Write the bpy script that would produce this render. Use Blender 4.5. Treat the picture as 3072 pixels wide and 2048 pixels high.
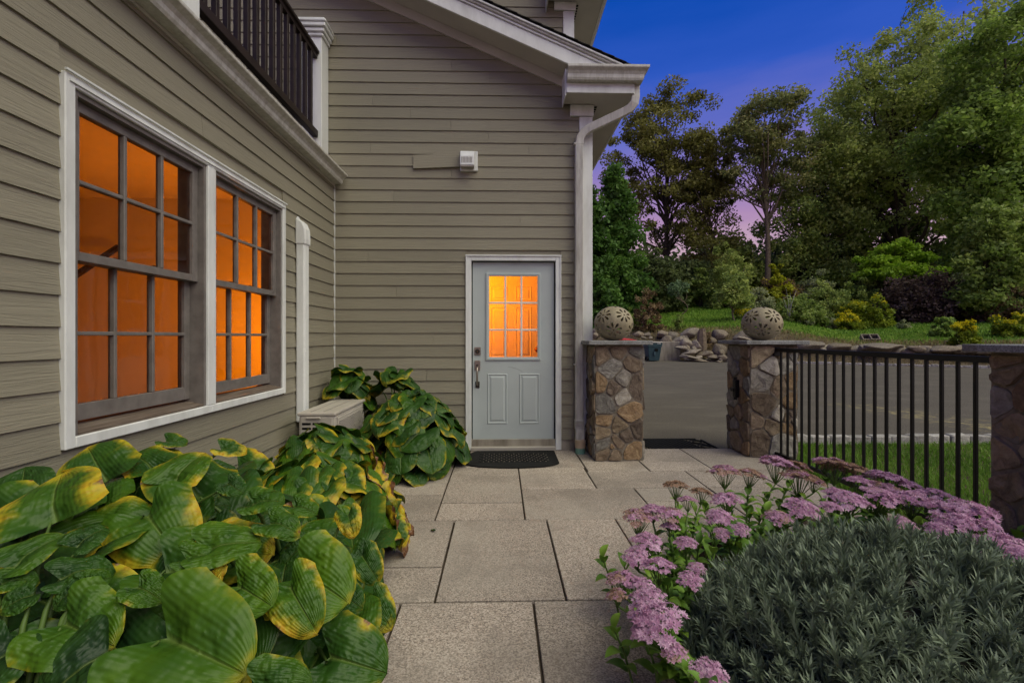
import bpy, bmesh, math, random
import numpy as np
from mathutils import Vector, Matrix, noise as mnoise

for _o in list(bpy.data.objects):
    bpy.data.objects.remove(_o, do_unlink=True)
SC = bpy.context.scene
COL = SC.collection
R = math.radians
rnd = random.Random(7)

# ------------------------------------------------------------------ camera
CAM_H = 1.26
YAW = R(1.4)
cam = bpy.data.cameras.new("camera")
cam.sensor_width = 36.0
cam.lens = 1365.0 / 3072.0 * 36.0
cam.shift_y = -14.0 / 3072.0
cam.clip_start = 0.05
cam.clip_end = 4000.0
camo = bpy.data.objects.new("camera", cam)
camo.location = (0, 0, CAM_H)
camo.rotation_euler = (R(90), 0, -YAW)
COL.objects.link(camo)
SC.camera = camo

# ------------------------------------------------------------------ world, sun, exposure
SC.render.engine = 'CYCLES'
SC.view_settings.view_transform = 'Standard'
SC.view_settings.look = 'None'
SC.view_settings.exposure = 1.12
SC.view_settings.gamma = 1.0
SC.view_settings.use_curve_mapping = False
SC.cycles.use_denoising = True
SC.cycles.max_bounces = 6
SC.cycles.diffuse_bounces = 3
SC.cycles.glossy_bounces = 3
SC.cycles.transmission_bounces = 4
SC.cycles.use_adaptive_sampling = True
SC.cycles.adaptive_threshold = 0.025
SC.cycles.transparent_max_bounces = 8
SC.cycles.sample_clamp_indirect = 6.0

def new_node(nt, typ, ins=None, **props):
    n = nt.nodes.new(typ)
    for k, v in props.items():
        setattr(n, k, v)
    for k, v in (ins or {}).items():
        s = n.inputs[k]
        if isinstance(v, bpy.types.NodeSocket):
            nt.links.new(v, s)
        else:
            s.default_value = v
    return n

def ramp(nt, fac, stops, interp='LINEAR'):
    n = nt.nodes.new('ShaderNodeValToRGB')
    n.color_ramp.interpolation = interp
    cr = n.color_ramp
    while len(cr.elements) < len(stops):
        cr.elements.new(0.5)
    for e, (p, c) in zip(cr.elements, stops):
        e.position = p
        e.color = (c[0], c[1], c[2], 1.0) if not isinstance(c, (int, float)) else (c, c, c, 1.0)
    nt.links.new(fac, n.inputs[0])
    return n.outputs[0]

world = bpy.data.worlds.new("World")
SC.world = world
world.use_nodes = True
wn = world.node_tree
wn.nodes.clear()
w_out = new_node(wn, 'ShaderNodeOutputWorld')
w_bg = new_node(wn, 'ShaderNodeBackground', {'Strength': 0.46})
wn.links.new(w_bg.outputs[0], w_out.inputs[0])
w_tc = new_node(wn, 'ShaderNodeTexCoord')
w_sep = new_node(wn, 'ShaderNodeSeparateXYZ', {0: w_tc.outputs['Generated']})
w_map = new_node(wn, 'ShaderNodeMapping', {'Vector': w_tc.outputs['Generated'], 'Scale': (1.6, 1.6, 9.0)})
w_noise = new_node(wn, 'ShaderNodeTexNoise', {'Vector': w_map.outputs[0], 'Scale': 2.2, 'Detail': 5.0, 'Roughness': 0.55})
w_wob = new_node(wn, 'ShaderNodeMath', {0: w_noise.outputs[0], 1: 0.10}, operation='MULTIPLY')
w_wob2 = new_node(wn, 'ShaderNodeMath', {0: w_wob.outputs[0], 1: -0.05}, operation='ADD')
w_el = new_node(wn, 'ShaderNodeMath', {0: w_sep.outputs[2], 1: w_wob2.outputs[0]}, operation='ADD')
sky_col = ramp(wn, w_el.outputs[0], [
    (0.00, (0.68, 0.50, 0.50)), (0.14, (0.64, 0.44, 0.50)), (0.24, (0.42, 0.26, 0.47)),
    (0.31, (0.27, 0.20, 0.50)), (0.38, (0.14, 0.16, 0.55)), (0.47, (0.03, 0.10, 0.53)),
    (0.58, (0.004, 0.07, 0.44)), (0.80, (0.006, 0.045, 0.24)), (1.0, (0.008, 0.04, 0.18))])
wn.links.new(sky_col, w_bg.inputs['Color'])

sun = bpy.data.lights.new("sun", 'SUN')
sun.energy = 1.5
sun.angle = R(66)
sun.color = (1.0, 0.955, 0.70)
suno = bpy.data.objects.new("sun", sun)
suno.rotation_euler = (R(22), R(31), R(0))
COL.objects.link(suno)

# ------------------------------------------------------------------ helpers
SY, CY = math.sin(YAW), math.cos(YAW)
WM = {}

def ray(px, py):
    a = (px - 1536.0) / 1365.0
    b = -(py - 1010.0) / 1365.0
    return (CY * a + SY, -SY * a + CY, b)

def pt_z(px, py, z):
    r = ray(px, py); t = (z - CAM_H) / r[2]
    return Vector((r[0] * t, r[1] * t, z))

def pt_y(px, py, y):
    r = ray(px, py); t = y / r[1]
    return Vector((r[0] * t, y, CAM_H + r[2] * t))

def depth_of(p):
    return SY * p[0] + CY * p[1]

def set_parent(o, parent):
    o.parent = parent
    o.matrix_parent_inverse = WM[parent.name].inverted()

def tag(o, label=None, cat=None, group=None, kind=None):
    if label: o["label"] = label
    if cat: o["category"] = cat
    if group: o["group"] = group
    if kind: o["kind"] = kind
    return o

def thing(name, label, cat, loc=(0, 0, 0), group=None):
    o = bpy.data.objects.new(name, None)
    o.empty_display_size = 0.1
    o.location = loc
    COL.objects.link(o)
    WM[o.name] = Matrix.Translation(Vector(loc))
    return tag(o, label, cat, group)

def link_mesh(name, me, parent=None, mw=None):
    o = bpy.data.objects.new(name, me)
    COL.objects.link(o)
    mw = mw if mw is not None else Matrix.Identity(4)
    WM[o.name] = mw
    o.matrix_basis = mw
    if parent is not None:
        set_parent(o, parent)
    return o

def part_group(name, parent, loc=(0, 0, 0)):
    """an Empty that is a part holding sub-parts"""
    o = bpy.data.objects.new(name, None)
    o.empty_display_size = 0.1
    COL.objects.link(o)
    mw = Matrix.Translation(Vector(loc))
    WM[o.name] = mw
    o.matrix_basis = mw
    set_parent(o, parent)
    return o

def raw_mesh(name, verts, faces, m=None, smooth=False):
    me = bpy.data.meshes.new(name)
    me.from_pydata([tuple(v) for v in verts], [], faces)
    if m: me.materials.append(m)
    if smooth:
        me.polygons.foreach_set("use_smooth", [True] * len(me.polygons))
    me.update()
    return me

def np_mesh(name, V, F, m=None, smooth=False, var=None):
    """V (n,3) float, F (k,3 or 4) int"""
    me = bpy.data.meshes.new(name)
    V = np.asarray(V, dtype=np.float32); F = np.asarray(F, dtype=np.int32)
    k, s = F.shape
    me.vertices.add(len(V)); me.vertices.foreach_set("co", V.ravel())
    me.loops.add(k * s); me.loops.foreach_set("vertex_index", F.ravel())
    me.polygons.add(k)
    me.polygons.foreach_set("loop_start", np.arange(0, k * s, s, dtype=np.int32))
    me.polygons.foreach_set("loop_total", np.full(k, s, dtype=np.int32))
    if smooth:
        me.polygons.foreach_set("use_smooth", np.ones(k, dtype=bool))
    if m: me.materials.append(m)
    me.update(calc_edges=True)
    if var is not None:
        a = me.attributes.new("var", 'FLOAT', 'POINT')
        a.data.foreach_set("value", np.asarray(var, dtype=np.float32))
    return me

class MB:
    def __init__(self):
        self.v = []; self.f = []
    def add(self, vs, fs):
        b = len(self.v)
        self.v += [tuple(x) for x in vs]
        self.f += [tuple(b + i for i in f) for f in fs]
        return self
    def box(self, x0, x1, y0, y1, z0, z1):
        vs = [(x0, y0, z0), (x1, y0, z0), (x1, y1, z0), (x0, y1, z0), (x0, y0, z1), (x1, y0, z1), (x1, y1, z1), (x0, y1, z1)]
        return self.add(vs, [(3, 2, 1, 0), (4, 5, 6, 7), (0, 1, 5, 4), (1, 2, 6, 5), (2, 3, 7, 6), (3, 0, 4, 7)])
    def prism(self, poly, vec):
        """poly: list of 3D points (planar), extruded by vec"""
        n = len(poly); vec = Vector(vec)
        vs = [Vector(p) for p in poly] + [Vector(p) + vec for p in poly]
        fs = [tuple(range(n))[::-1], tuple(range(n, 2 * n))]
        fs += [(i, (i + 1) % n, n + (i + 1) % n, n + i) for i in range(n)]
        return self.add(vs, fs)
    def tube(self, path, rad, n=8, caps=True):
        path = [Vector(p) for p in path]
        rs = rad if isinstance(rad, (list, tuple)) else [rad] * len(path)
        rings = []
        prev = None
        for i, p in enumerate(path):
            t = (path[min(i + 1, len(path) - 1)] - path[max(i - 1, 0)])
            if t.length < 1e-9: t = Vector((0, 0, 1))
            t.normalize()
            if prev is None:
                a = Vector((0, 0, 1)) if abs(t.z) < 0.9 else Vector((1, 0, 0))
                s = t.cross(a).normalized()
            else:
                s = (prev - t * prev.dot(t))
                if s.length < 1e-6: s = t.orthogonal()
                s.normalize()
            prev = s
            u = t.cross(s)
            rings.append([p + (s * math.cos(2 * math.pi * k / n) + u * math.sin(2 * math.pi * k / n)) * rs[i] for k in range(n)])
        b = len(self.v)
        for r in rings: self.v += [tuple(q) for q in r]
        for i in range(len(rings) - 1):
            for k in range(n):
                a0 = b + i * n + k; a1 = b + i * n + (k + 1) % n
                self.f.append((a0, a1, a1 + n, a0 + n))
        if caps:
            self.f.append(tuple(b + k for k in range(n))[::-1])
            self.f.append(tuple(b + (len(rings) - 1) * n + k for k in range(n)))
        return self
    def rect_tube(self, path, w, h, up=(0, 1, 0), caps=True):
        """rectangular duct along a path; up = direction of h"""
        path = [Vector(p) for p in path]; up = Vector(up)
        b = len(self.v); m = len(path)
        for i, p in enumerate(path):
            t = (path[min(i + 1, m - 1)] - path[max(i - 1, 0)]).normalized()
            s = t.cross(up).normalized(); u = s.cross(t).normalized()
            for (a, c) in ((-1, -1), (1, -1), (1, 1), (-1, 1)):
                self.v.append(tuple(p + s * (w / 2 * a) + u * (h / 2 * c)))
        for i in range(m - 1):
            for k in range(4):
                a0 = b + i * 4 + k; a1 = b + i * 4 + (k + 1) % 4
                self.f.append((a0, a1, a1 + 4, a0 + 4))
        if caps:
            self.f.append((b + 3, b + 2, b + 1, b)); e = b + (m - 1) * 4
            self.f.append((e, e + 1, e + 2, e + 3))
        return self
    def lathe(self, prof, n=24, c=(0, 0, 0)):
        b = len(self.v); m = len(prof)
        for (r, z) in prof:
            for k in range(n):
                a = 2 * math.pi * k / n
                self.v.append((c[0] + r * math.cos(a), c[1] + r * math.sin(a), c[2] + z))
        for i in range(m - 1):
            for k in range(n):
                a0 = b + i * n + k; a1 = b + i * n + (k + 1) % n
                self.f.append((a0, a1, a1 + n, a0 + n))
        self.f.append(tuple(b + k for k in range(n))[::-1]); self.f.append(tuple(b + (m - 1) * n + k for k in range(n)))
        return self
    def build(self, name, m, parent=None, bevel=0.0, seg=1, smooth=False, fix=True):
        me = bpy.data.meshes.new(name)
        me.from_pydata(self.v, [], self.f)
        if fix or bevel > 0:
            bm = bmesh.new(); bm.from_mesh(me)
            if fix: bmesh.ops.recalc_face_normals(bm, faces=bm.faces)
            if bevel > 0:
                es = [e for e in bm.edges if len(e.link_faces) == 2 and e.calc_face_angle(0) > 0.5]
                bmesh.ops.bevel(bm, geom=es, offset=bevel, offset_type='OFFSET', segments=seg, affect='EDGES', profile=0.5, clamp_overlap=True)
            bm.to_mesh(me); bm.free()
        if smooth:
            me.polygons.foreach_set("use_smooth", [True] * len(me.polygons))
        if m: me.materials.append(m)
        me.update()
        return link_mesh(name, me, parent)

def box_obj(name, m, parent, x0, x1, y0, y1, z0, z1, bevel=0.0):
    return MB().box(x0, x1, y0, y1, z0, z1).build(name, m, parent, bevel=bevel, fix=False)

# ------------------------------------------------------------------ materials
MATS = {}

def material(name, fn, rough=0.6, spec=0.3):
    m = bpy.data.materials.new(name)
    m.use_nodes = True
    nt = m.node_tree
    nt.nodes.clear()
    out = new_node(nt, 'ShaderNodeOutputMaterial')
    b = new_node(nt, 'ShaderNodeBsdfPrincipled', {'Roughness': rough, 'Specular IOR Level': spec})
    nt.links.new(b.outputs[0], out.inputs[0])
    fn(nt, b, out)
    MATS[name] = m
    return m

def set_in(nt, n, key, v):
    if isinstance(v, bpy.types.NodeSocket): nt.links.new(v, n.inputs[key])
    else: n.inputs[key].default_value = v

def mixc(nt, fac, a, b, mode='MIX'):
    n = nt.nodes.new('ShaderNodeMix'); n.data_type = 'RGBA'; n.blend_type = mode
    set_in(nt, n, 0, fac)
    for k, v in ((6, a), (7, b)):
        if isinstance(v, bpy.types.NodeSocket): nt.links.new(v, n.inputs[k])
        else: n.inputs[k].default_value = (v[0], v[1], v[2], 1.0)
    return n.outputs[2]

def mth(nt, op, a, b=None, c=None, clamp=False):
    n = nt.nodes.new('ShaderNodeMath'); n.operation = op; n.use_clamp = clamp
    set_in(nt, n, 0, a)
    if b is not None: set_in(nt, n, 1, b)
    if c is not None: set_in(nt, n, 2, c)
    return n.outputs[0]

def smooth01(nt, x, lo, hi):
    n = nt.nodes.new('ShaderNodeMapRange'); n.interpolation_type = 'SMOOTHSTEP'
    set_in(nt, n, 0, x); set_in(nt, n, 1, lo); set_in(nt, n, 2, hi)
    return n.outputs[0]

def obj_coord(nt): return new_node(nt, 'ShaderNodeTexCoord').outputs['Object']
def world_pos(nt): return new_node(nt, 'ShaderNodeNewGeometry').outputs['Position']

def noise(nt, vec, scale, detail=4.0, rough=0.55, dist=0.0):
    return new_node(nt, 'ShaderNodeTexNoise', {'Vector': vec, 'Scale': scale, 'Detail': detail, 'Roughness': rough, 'Distortion': dist}).outputs[0]

def mapped(nt, vec, scale=(1, 1, 1), loc=(0, 0, 0), rot=(0, 0, 0)):
    return new_node(nt, 'ShaderNodeMapping', {'Vector': vec, 'Scale': scale, 'Location': loc, 'Rotation': rot}).outputs[0]

def bump(nt, b, height, strength=0.5, dist=0.01):
    n = new_node(nt, 'ShaderNodeBump', {'Height': height, 'Strength': strength, 'Distance': dist})
    nt.links.new(n.outputs[0], b.inputs['Normal'])
    return n

def obj_rand(nt): return new_node(nt, 'ShaderNodeObjectInfo').outputs['Random']

def plain(name, col, rough=0.5, spec=0.3, var=0.12, scale=6.0, metal=0.0, bmp=0.0, bscale=60.0):
    def fn(nt, b, out):
        p = world_pos(nt)
        f = noise(nt, p, scale, 5.0)
        d = tuple(c * (1 - var) for c in col); u = tuple(min(1, c * (1 + var)) for c in col)
        c = ramp(nt, f, [(0.3, d), (0.7, u)])
        nt.links.new(c, b.inputs['Base Color'])
        b.inputs['Metallic'].default_value = metal
        if bmp: bump(nt, b, noise(nt, p, bscale, 3.0), bmp, 0.004)
    return material(name, fn, rough, spec)

def mk_siding(nt, b, out):
    p = world_pos(nt)
    s = new_node(nt, 'ShaderNodeSeparateXYZ', {0: p})
    along = mth(nt, 'ADD', s.outputs[0], s.outputs[1])
    rr = mth(nt, 'MULTIPLY', obj_rand(nt), 37.0)
    v = new_node(nt, 'ShaderNodeCombineXYZ', {0: mth(nt, 'ADD', mth(nt, 'MULTIPLY', along, 2.4), rr), 1: rr, 2: mth(nt, 'MULTIPLY', s.outputs[2], 42.0)}).outputs[0]
    g = noise(nt, v, 1.6, 6.0, 0.6, 0.9)
    v2 = new_node(nt, 'ShaderNodeCombineXYZ', {0: mth(nt, 'ADD', mth(nt, 'MULTIPLY', along, 7.0), rr), 1: rr, 2: mth(nt, 'MULTIPLY', s.outputs[2], 160.0)}).outputs[0]
    g2 = noise(nt, v2, 1.2, 3.0, 0.5, 0.3)
    big = noise(nt, p, 1.3, 3.0)
    c = mixc(nt, big, (0.238, 0.218, 0.162), (0.290, 0.267, 0.202))
    c = mixc(nt, mth(nt, 'MULTIPLY', g, 0.35), c, (0.205, 0.187, 0.140))
    k = mth(nt, 'MULTIPLY_ADD', obj_rand(nt), 0.16, 0.92)
    c = mixc(nt, 1.0, c, new_node(nt, 'ShaderNodeCombineColor', {0: k, 1: k, 2: k}).outputs[0], 'MULTIPLY')
    nt.links.new(c, b.inputs['Base Color'])
    h = mth(nt, 'ADD', mth(nt, 'MULTIPLY', smooth01(nt, g, 0.35, 0.62), 0.8), mth(nt, 'MULTIPLY', g2, 0.4))
    bump(nt, b, h, 0.6, 0.0026)
material('siding', mk_siding, 0.62, 0.25)

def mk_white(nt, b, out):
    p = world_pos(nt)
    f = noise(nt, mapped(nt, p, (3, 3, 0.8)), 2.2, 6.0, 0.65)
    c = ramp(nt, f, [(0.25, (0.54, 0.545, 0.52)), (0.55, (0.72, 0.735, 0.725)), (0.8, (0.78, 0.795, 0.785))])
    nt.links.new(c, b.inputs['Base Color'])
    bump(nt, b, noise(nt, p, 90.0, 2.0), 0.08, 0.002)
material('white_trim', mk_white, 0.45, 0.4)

def mk_gutter(nt, b, out):
    p = world_pos(nt)
    f = noise(nt, mapped(nt, p, (9, 9, 1.2)), 3.0, 6.0, 0.7)
    c = ramp(nt, f, [(0.3, (0.38, 0.36, 0.31)), (0.6, (0.57, 0.56, 0.515)), (0.8, (0.64, 0.635, 0.60))])
    nt.links.new(c, b.inputs['Base Color'])
material('gutter_white', mk_gutter, 0.34, 0.5)

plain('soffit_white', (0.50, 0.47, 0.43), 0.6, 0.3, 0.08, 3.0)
plain('sash_taupe', (0.165, 0.147, 0.135), 0.55, 0.35, 0.2, 14.0, bmp=0.15)

def mk_sillwood(nt, b, out):
    p = world_pos(nt)
    f = noise(nt, mapped(nt, p, (30, 1.5, 30)), 2.0, 5.0, 0.6, 0.8)
    c = ramp(nt, f, [(0.3, (0.06, 0.042, 0.032)), (0.55, (0.16, 0.125, 0.10)), (0.75, (0.22, 0.185, 0.16))])
    nt.links.new(c, b.inputs['Base Color']); bump(nt, b, f, 0.3, 0.003)
material('sill_wood', mk_sillwood, 0.7, 0.2)
plain('rail_brown', (0.020, 0.012, 0.010), 0.5, 0.3, 0.3, 9.0)
plain('shingle', (0.035, 0.033, 0.032), 0.9, 0.15, 0.4, 60.0, bmp=0.6, bscale=120)
plain('door_paint', (0.43, 0.475, 0.475), 0.42, 0.35, 0.05, 2.5, bmp=0.05, bscale=150)
plain('nickel', (0.34, 0.29, 0.25), 0.38, 0.5, 0.1, 20.0, metal=0.9)
plain('dark_metal', (0.05, 0.045, 0.04), 0.4, 0.5, 0.2, 20.0, metal=0.7)
plain('brass', (0.35, 0.16, 0.05), 0.3, 0.5, 0.1, 20.0, metal=0.9)
plain('black_iron', (0.0055, 0.0055, 0.006), 0.42, 0.35, 0.3, 30.0, bmp=0.1)
plain('rubber', (0.010, 0.010, 0.010), 0.8, 0.2, 0.4, 25.0, bmp=0.4, bscale=200)
plain('pvc_beige', (0.47, 0.36, 0.25), 0.5, 0.3, 0.1, 12.0)
plain('pvc_green', (0.15, 0.30, 0.24), 0.5, 0.3, 0.15, 12.0)
plain('unit_cream', (0.42, 0.385, 0.34), 0.5, 0.35, 0.08, 6.0)
plain('unit_grey', (0.33, 0.30, 0.27), 0.55, 0.3, 0.1, 6.0)
plain('slot_black', (0.008, 0.008, 0.008), 0.8, 0.1, 0.1)
plain('logo_grey', (0.03, 0.028, 0.028), 0.5, 0.3, 0.05)
plain('bin_teal', (0.030, 0.062, 0.075), 0.55, 0.3, 0.15, 5.0)
plain('red_plastic', (0.75, 0.05, 0.06), 0.45, 0.4, 0.1, 8.0)
plain('cream_wall', (0.70, 0.66, 0.58), 0.8, 0.1, 0.04, 2.0)
plain('cream_door', (0.72, 0.69, 0.62), 0.5, 0.3, 0.03, 2.0)
plain('floor_wood', (0.25, 0.16, 0.09), 0.5, 0.3, 0.2, 6.0)
plain('mortar', (0.20, 0.17, 0.135), 0.95, 0.1, 0.3, 30.0, bmp=0.6, bscale=140)
plain('joint_sand', (0.07, 0.054, 0.040), 0.95, 0.1, 0.5, 6.0, bmp=0.6, bscale=160)
plain('bark', (0.060, 0.047, 0.035), 0.9, 0.1, 0.5, 8.0, bmp=0.8, bscale=25)
plain('bark_pale', (0.16, 0.125, 0.09), 0.9, 0.1, 0.4, 8.0, bmp=0.8, bscale=25)
plain('stalk_green', (0.075, 0.13, 0.025), 0.5, 0.3, 0.3, 10.0)

def mk_glass(nt, b, out):
    t = new_node(nt, 'ShaderNodeBsdfTransparent', {'Color': (0.93, 0.94, 0.92, 1)})
    g = new_node(nt, 'ShaderNodeBsdfGlossy', {'Color': (0.9, 0.9, 0.9, 1), 'Roughness': 0.015})
    p = world_pos(nt)
    bn = new_node(nt, 'ShaderNodeBump', {'Height': noise(nt, p, 3.0, 2.0), 'Strength': 0.12, 'Distance': 0.02})
    nt.links.new(bn.outputs[0], g.inputs['Normal'])
    fr = new_node(nt, 'ShaderNodeFresnel', {'IOR': 1.36})
    mx = new_node(nt, 'ShaderNodeMixShader', {0: fr.outputs[0], 1: t.outputs[0], 2: g.outputs[0]})
    nt.links.new(mx.outputs[0], out.inputs[0])
material('glass', mk_glass)

def mk_granite(nt, b, out):
    p = world_pos(nt)
    rr = obj_rand(nt)
    sh = new_node(nt, 'ShaderNodeVectorMath', {0: p, 1: new_node(nt, 'ShaderNodeCombineXYZ', {0: mth(nt, 'MULTIPLY', rr, 19.0), 1: mth(nt, 'MULTIPLY', rr, 7.0), 2: 0.0}).outputs[0]}, operation='ADD').outputs[0]
    sp = noise(nt, sh, 135.0, 3.0, 0.62)
    sp2 = new_node(nt, 'ShaderNodeTexVoronoi', {'Vector': sh, 'Scale': 170.0}).outputs['Color']
    sv = new_node(nt, 'ShaderNodeSeparateColor', {0: sp2}).outputs[0]
    f = mth(nt, 'ADD', mth(nt, 'MULTIPLY', sp, 0.65), mth(nt, 'MULTIPLY', sv, 0.35))
    c = ramp(nt, f, [(0.28, (0.145, 0.120, 0.100)), (0.44, (0.300, 0.250, 0.208)), (0.56, (0.425, 0.358, 0.30)), (0.72, (0.57, 0.49, 0.425))])
    st = noise(nt, sh, 2.1, 5.0, 0.6)
    c = mixc(nt, mth(nt, 'MULTIPLY', smooth01(nt, st, 0.42, 0.68), 0.55), c, (0.20, 0.170, 0.143))
    st2 = noise(nt, sh, 1.1, 3.0, 0.5)
    c = mixc(nt, mth(nt, 'MULTIPLY', smooth01(nt, st2, 0.50, 0.72), 0.45), c, (0.42, 0.375, 0.32))
    k = mth(nt, 'MULTIPLY_ADD', rr, 0.22, 0.86)
    c = mixc(nt, 1.0, c, new_node(nt, 'ShaderNodeCombineColor', {0: k, 1: k, 2: k}).outputs[0], 'MULTIPLY')
    nt.links.new(c, b.inputs['Base Color'])
    bump(nt, b, f, 0.5, 0.003)
material('granite', mk_granite, 0.72, 0.3)

def mk_capstone(nt, b, out):
    p = world_pos(nt)
    sp = noise(nt, p, 110.0, 3.0, 0.65)
    c = ramp(nt, sp, [(0.3, (0.10, 0.10, 0.10)), (0.5, (0.24, 0.24, 0.235)), (0.7, (0.38, 0.38, 0.37))])
    st = noise(nt, mapped(nt, p, (4, 4, 1)), 2.0, 5.0)
    c = mixc(nt, mth(nt, 'MULTIPLY', smooth01(nt, st, 0.5, 0.7), 0.6), c, (0.09, 0.08, 0.07))
    nt.links.new(c, b.inputs['Base Color'])
    bump(nt, b, sp, 0.4, 0.003)
material('capstone', mk_capstone, 0.7, 0.3)

def stone_mat(name, c0, c1, c2):
    def fn(nt, b, out):
        p = world_pos(nt)
        rr = mth(nt, 'MULTIPLY', obj_rand(nt), 23.0)
        sh = new_node(nt, 'ShaderNodeVectorMath', {0: p, 1: new_node(nt, 'ShaderNodeCombineXYZ', {0: rr, 1: rr, 2: rr}).outputs[0]}, operation='ADD').outputs[0]
        f = noise(nt, sh, 14.0, 8.0, 0.72, 0.8)
        c = ramp(nt, f, [(0.28, c0), (0.5, c1), (0.74, c2)])
        g = noise(nt, sh, 130.0, 3.0, 0.7)
        c = mixc(nt, mth(nt, 'MULTIPLY', smooth01(nt, g, 0.55, 0.75), 0.35), c, tuple(min(0.6, x * 1.7) for x in c1))
        k = mth(nt, 'MULTIPLY_ADD', obj_rand(nt), 0.5, 0.75)
        c = mixc(nt, 1.0, c, new_node(nt, 'ShaderNodeCombineColor', {0: k, 1: k, 2: k}).outputs[0], 'MULTIPLY')
        nt.links.new(c, b.inputs['Base Color'])
        h = mth(nt, 'ADD', mth(nt, 'MULTIPLY', f, 1.0), mth(nt, 'MULTIPLY', g, 0.25))
        bump(nt, b, h, 1.0, 0.022)
    return material(name, fn, 0.82, 0.25)
stone_mat('stone_brown', (0.084, 0.06, 0.041), (0.198, 0.146, 0.102), (0.324, 0.252, 0.18))
stone_mat('stone_grey', (0.083, 0.075, 0.066), (0.209, 0.193, 0.171), (0.407, 0.385, 0.341))
stone_mat('stone_orange', (0.10, 0.066, 0.038), (0.25, 0.165, 0.092), (0.40, 0.30, 0.19))
stone_mat('stone_pale', (0.16, 0.14, 0.115), (0.33, 0.295, 0.25), (0.52, 0.48, 0.43))
stone_mat('stone_dark', (0.047, 0.035, 0.028), (0.135, 0.101, 0.077), (0.257, 0.203, 0.162))
stone_mat('stone_tan', (0.115, 0.086, 0.057), (0.265, 0.201, 0.132), (0.425, 0.333, 0.23))
stone_mat('boulder', (0.075, 0.060, 0.045), (0.22, 0.185, 0.145), (0.38, 0.34, 0.28))
stone_mat('boulder_rose', (0.075, 0.058, 0.040), (0.18, 0.145, 0.105), (0.31, 0.27, 0.21))
stone_mat('kerb_block', (0.20, 0.185, 0.165), (0.38, 0.36, 0.33), (0.55, 0.53, 0.50))

def mk_asphalt(nt, b, out):
    p = world_pos(nt)
    g = noise(nt, p, 70.0, 5.0, 0.8)
    big = noise(nt, mapped(nt, p, (0.7, 1.5, 1)), 0.9, 6.0, 0.65)
    c = ramp(nt, g, [(0.3, (0.045, 0.040, 0.034)), (0.52, (0.10, 0.087, 0.070)), (0.70, (0.20, 0.18, 0.15)), (0.80, (0.42, 0.39, 0.34))])
    c = mixc(nt, mth(nt, 'MULTIPLY', smooth01(nt, big, 0.42, 0.75), 0.5), c, (0.17, 0.150, 0.120))
    # scatter of dry clippings and moss on the far right of the drive
    s = new_node(nt, 'ShaderNodeSeparateXYZ', {0: p})
    band = mth(nt, 'SUBTRACT', 1.0, smooth01(nt, mth(nt, 'ABSOLUTE', mth(nt, 'SUBTRACT', s.outputs[0], mth(nt, 'MULTIPLY_ADD', s.outputs[1], -0.15, 7.98))), 0.1, 0.75))
    xr = mth(nt, 'SUBTRACT', smooth01(nt, s.outputs[1], 5.5, 6.2), smooth01(nt, s.outputs[1], 8.2, 9.0))
    mo = noise(nt, p, 5.0, 6.0, 0.75)
    msk = mth(nt, 'MULTIPLY', mth(nt, 'MULTIPLY', band, xr), smooth01(nt, mo, 0.5, 0.62))
    c = mixc(nt, msk, c, (0.30, 0.25, 0.12))
    nt.links.new(c, b.inputs['Base Color'])
    bump(nt, b, g, 0.6, 0.006)
material('asphalt', mk_asphalt, 0.9, 0.15)

def mk_lawn(nt, b, out):
    p = world_pos(nt)
    f = noise(nt, p, 0.55, 6.0, 0.62)
    g = noise(nt, p, 26.0, 4.0, 0.7)
    c = ramp(nt, f, [(0.3, (0.075, 0.13, 0.016)), (0.5, (0.12, 0.205, 0.022)), (0.7, (0.19, 0.25, 0.04))])
    c = mixc(nt, mth(nt, 'MULTIPLY', smooth01(nt, g, 0.45, 0.7), 0.5), c, (0.03, 0.055, 0.008))
    # bare brown bank along the stones
    s = new_node(nt, 'ShaderNodeSeparateXYZ', {0: p})
    t = mth(nt, 'SUBTRACT', mth(nt, 'ADD', mth(nt, 'MULTIPLY', s.outputs[0], 0.53), mth(nt, 'MULTIPLY', s.outputs[1], 0.848)), 26.1)
    t = mth(nt, 'ADD', t, mth(nt, 'MULTIPLY', noise(nt, p, 1.6, 5.0, 0.7), 2.4))
    bare = mth(nt, 'SUBTRACT', 1.0, smooth01(nt, t, 3.2, 4.4))
    soil = ramp(nt, noise(nt, p, 9.0, 6.0, 0.7), [(0.3, (0.07, 0.052, 0.035)), (0.55, (0.17, 0.13, 0.085)), (0.75, (0.13, 0.14, 0.04))])
    c = mixc(nt, bare, c, soil)
    nt.links.new(c, b.inputs['Base Color'])
    bump(nt, b, g, 1.0, 0.08)
material('lawn', mk_lawn, 0.9, 0.1)

def mk_soil(nt, b, out):
    p = world_pos(nt)
    f = noise(nt, p, 22.0, 7.0, 0.72)
    c = ramp(nt, f, [(0.3, (0.012, 0.009, 0.007)), (0.55, (0.04, 0.029, 0.02)), (0.75, (0.085, 0.062, 0.042))])
    nt.links.new(c, b.inputs['Base Color']); bump(nt, b, f, 1.0, 0.03)
material('soil', mk_soil, 0.95, 0.1)

def mk_concrete(nt, b, out):
    p = world_pos(nt)
    f = noise(nt, mapped(nt, p, (2.5, 2.5, 0.5)), 2.0, 6.0, 0.65)
    c = ramp(nt, f, [(0.3, (0.17, 0.145, 0.115)), (0.6, (0.33, 0.295, 0.245)), (0.8, (0.40, 0.36, 0.31))])
    nt.links.new(c, b.inputs['Base Color']); bump(nt, b, noise(nt, p, 60.0, 4.0), 0.4, 0.006)
material('concrete', mk_concrete, 0.9, 0.15)

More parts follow.
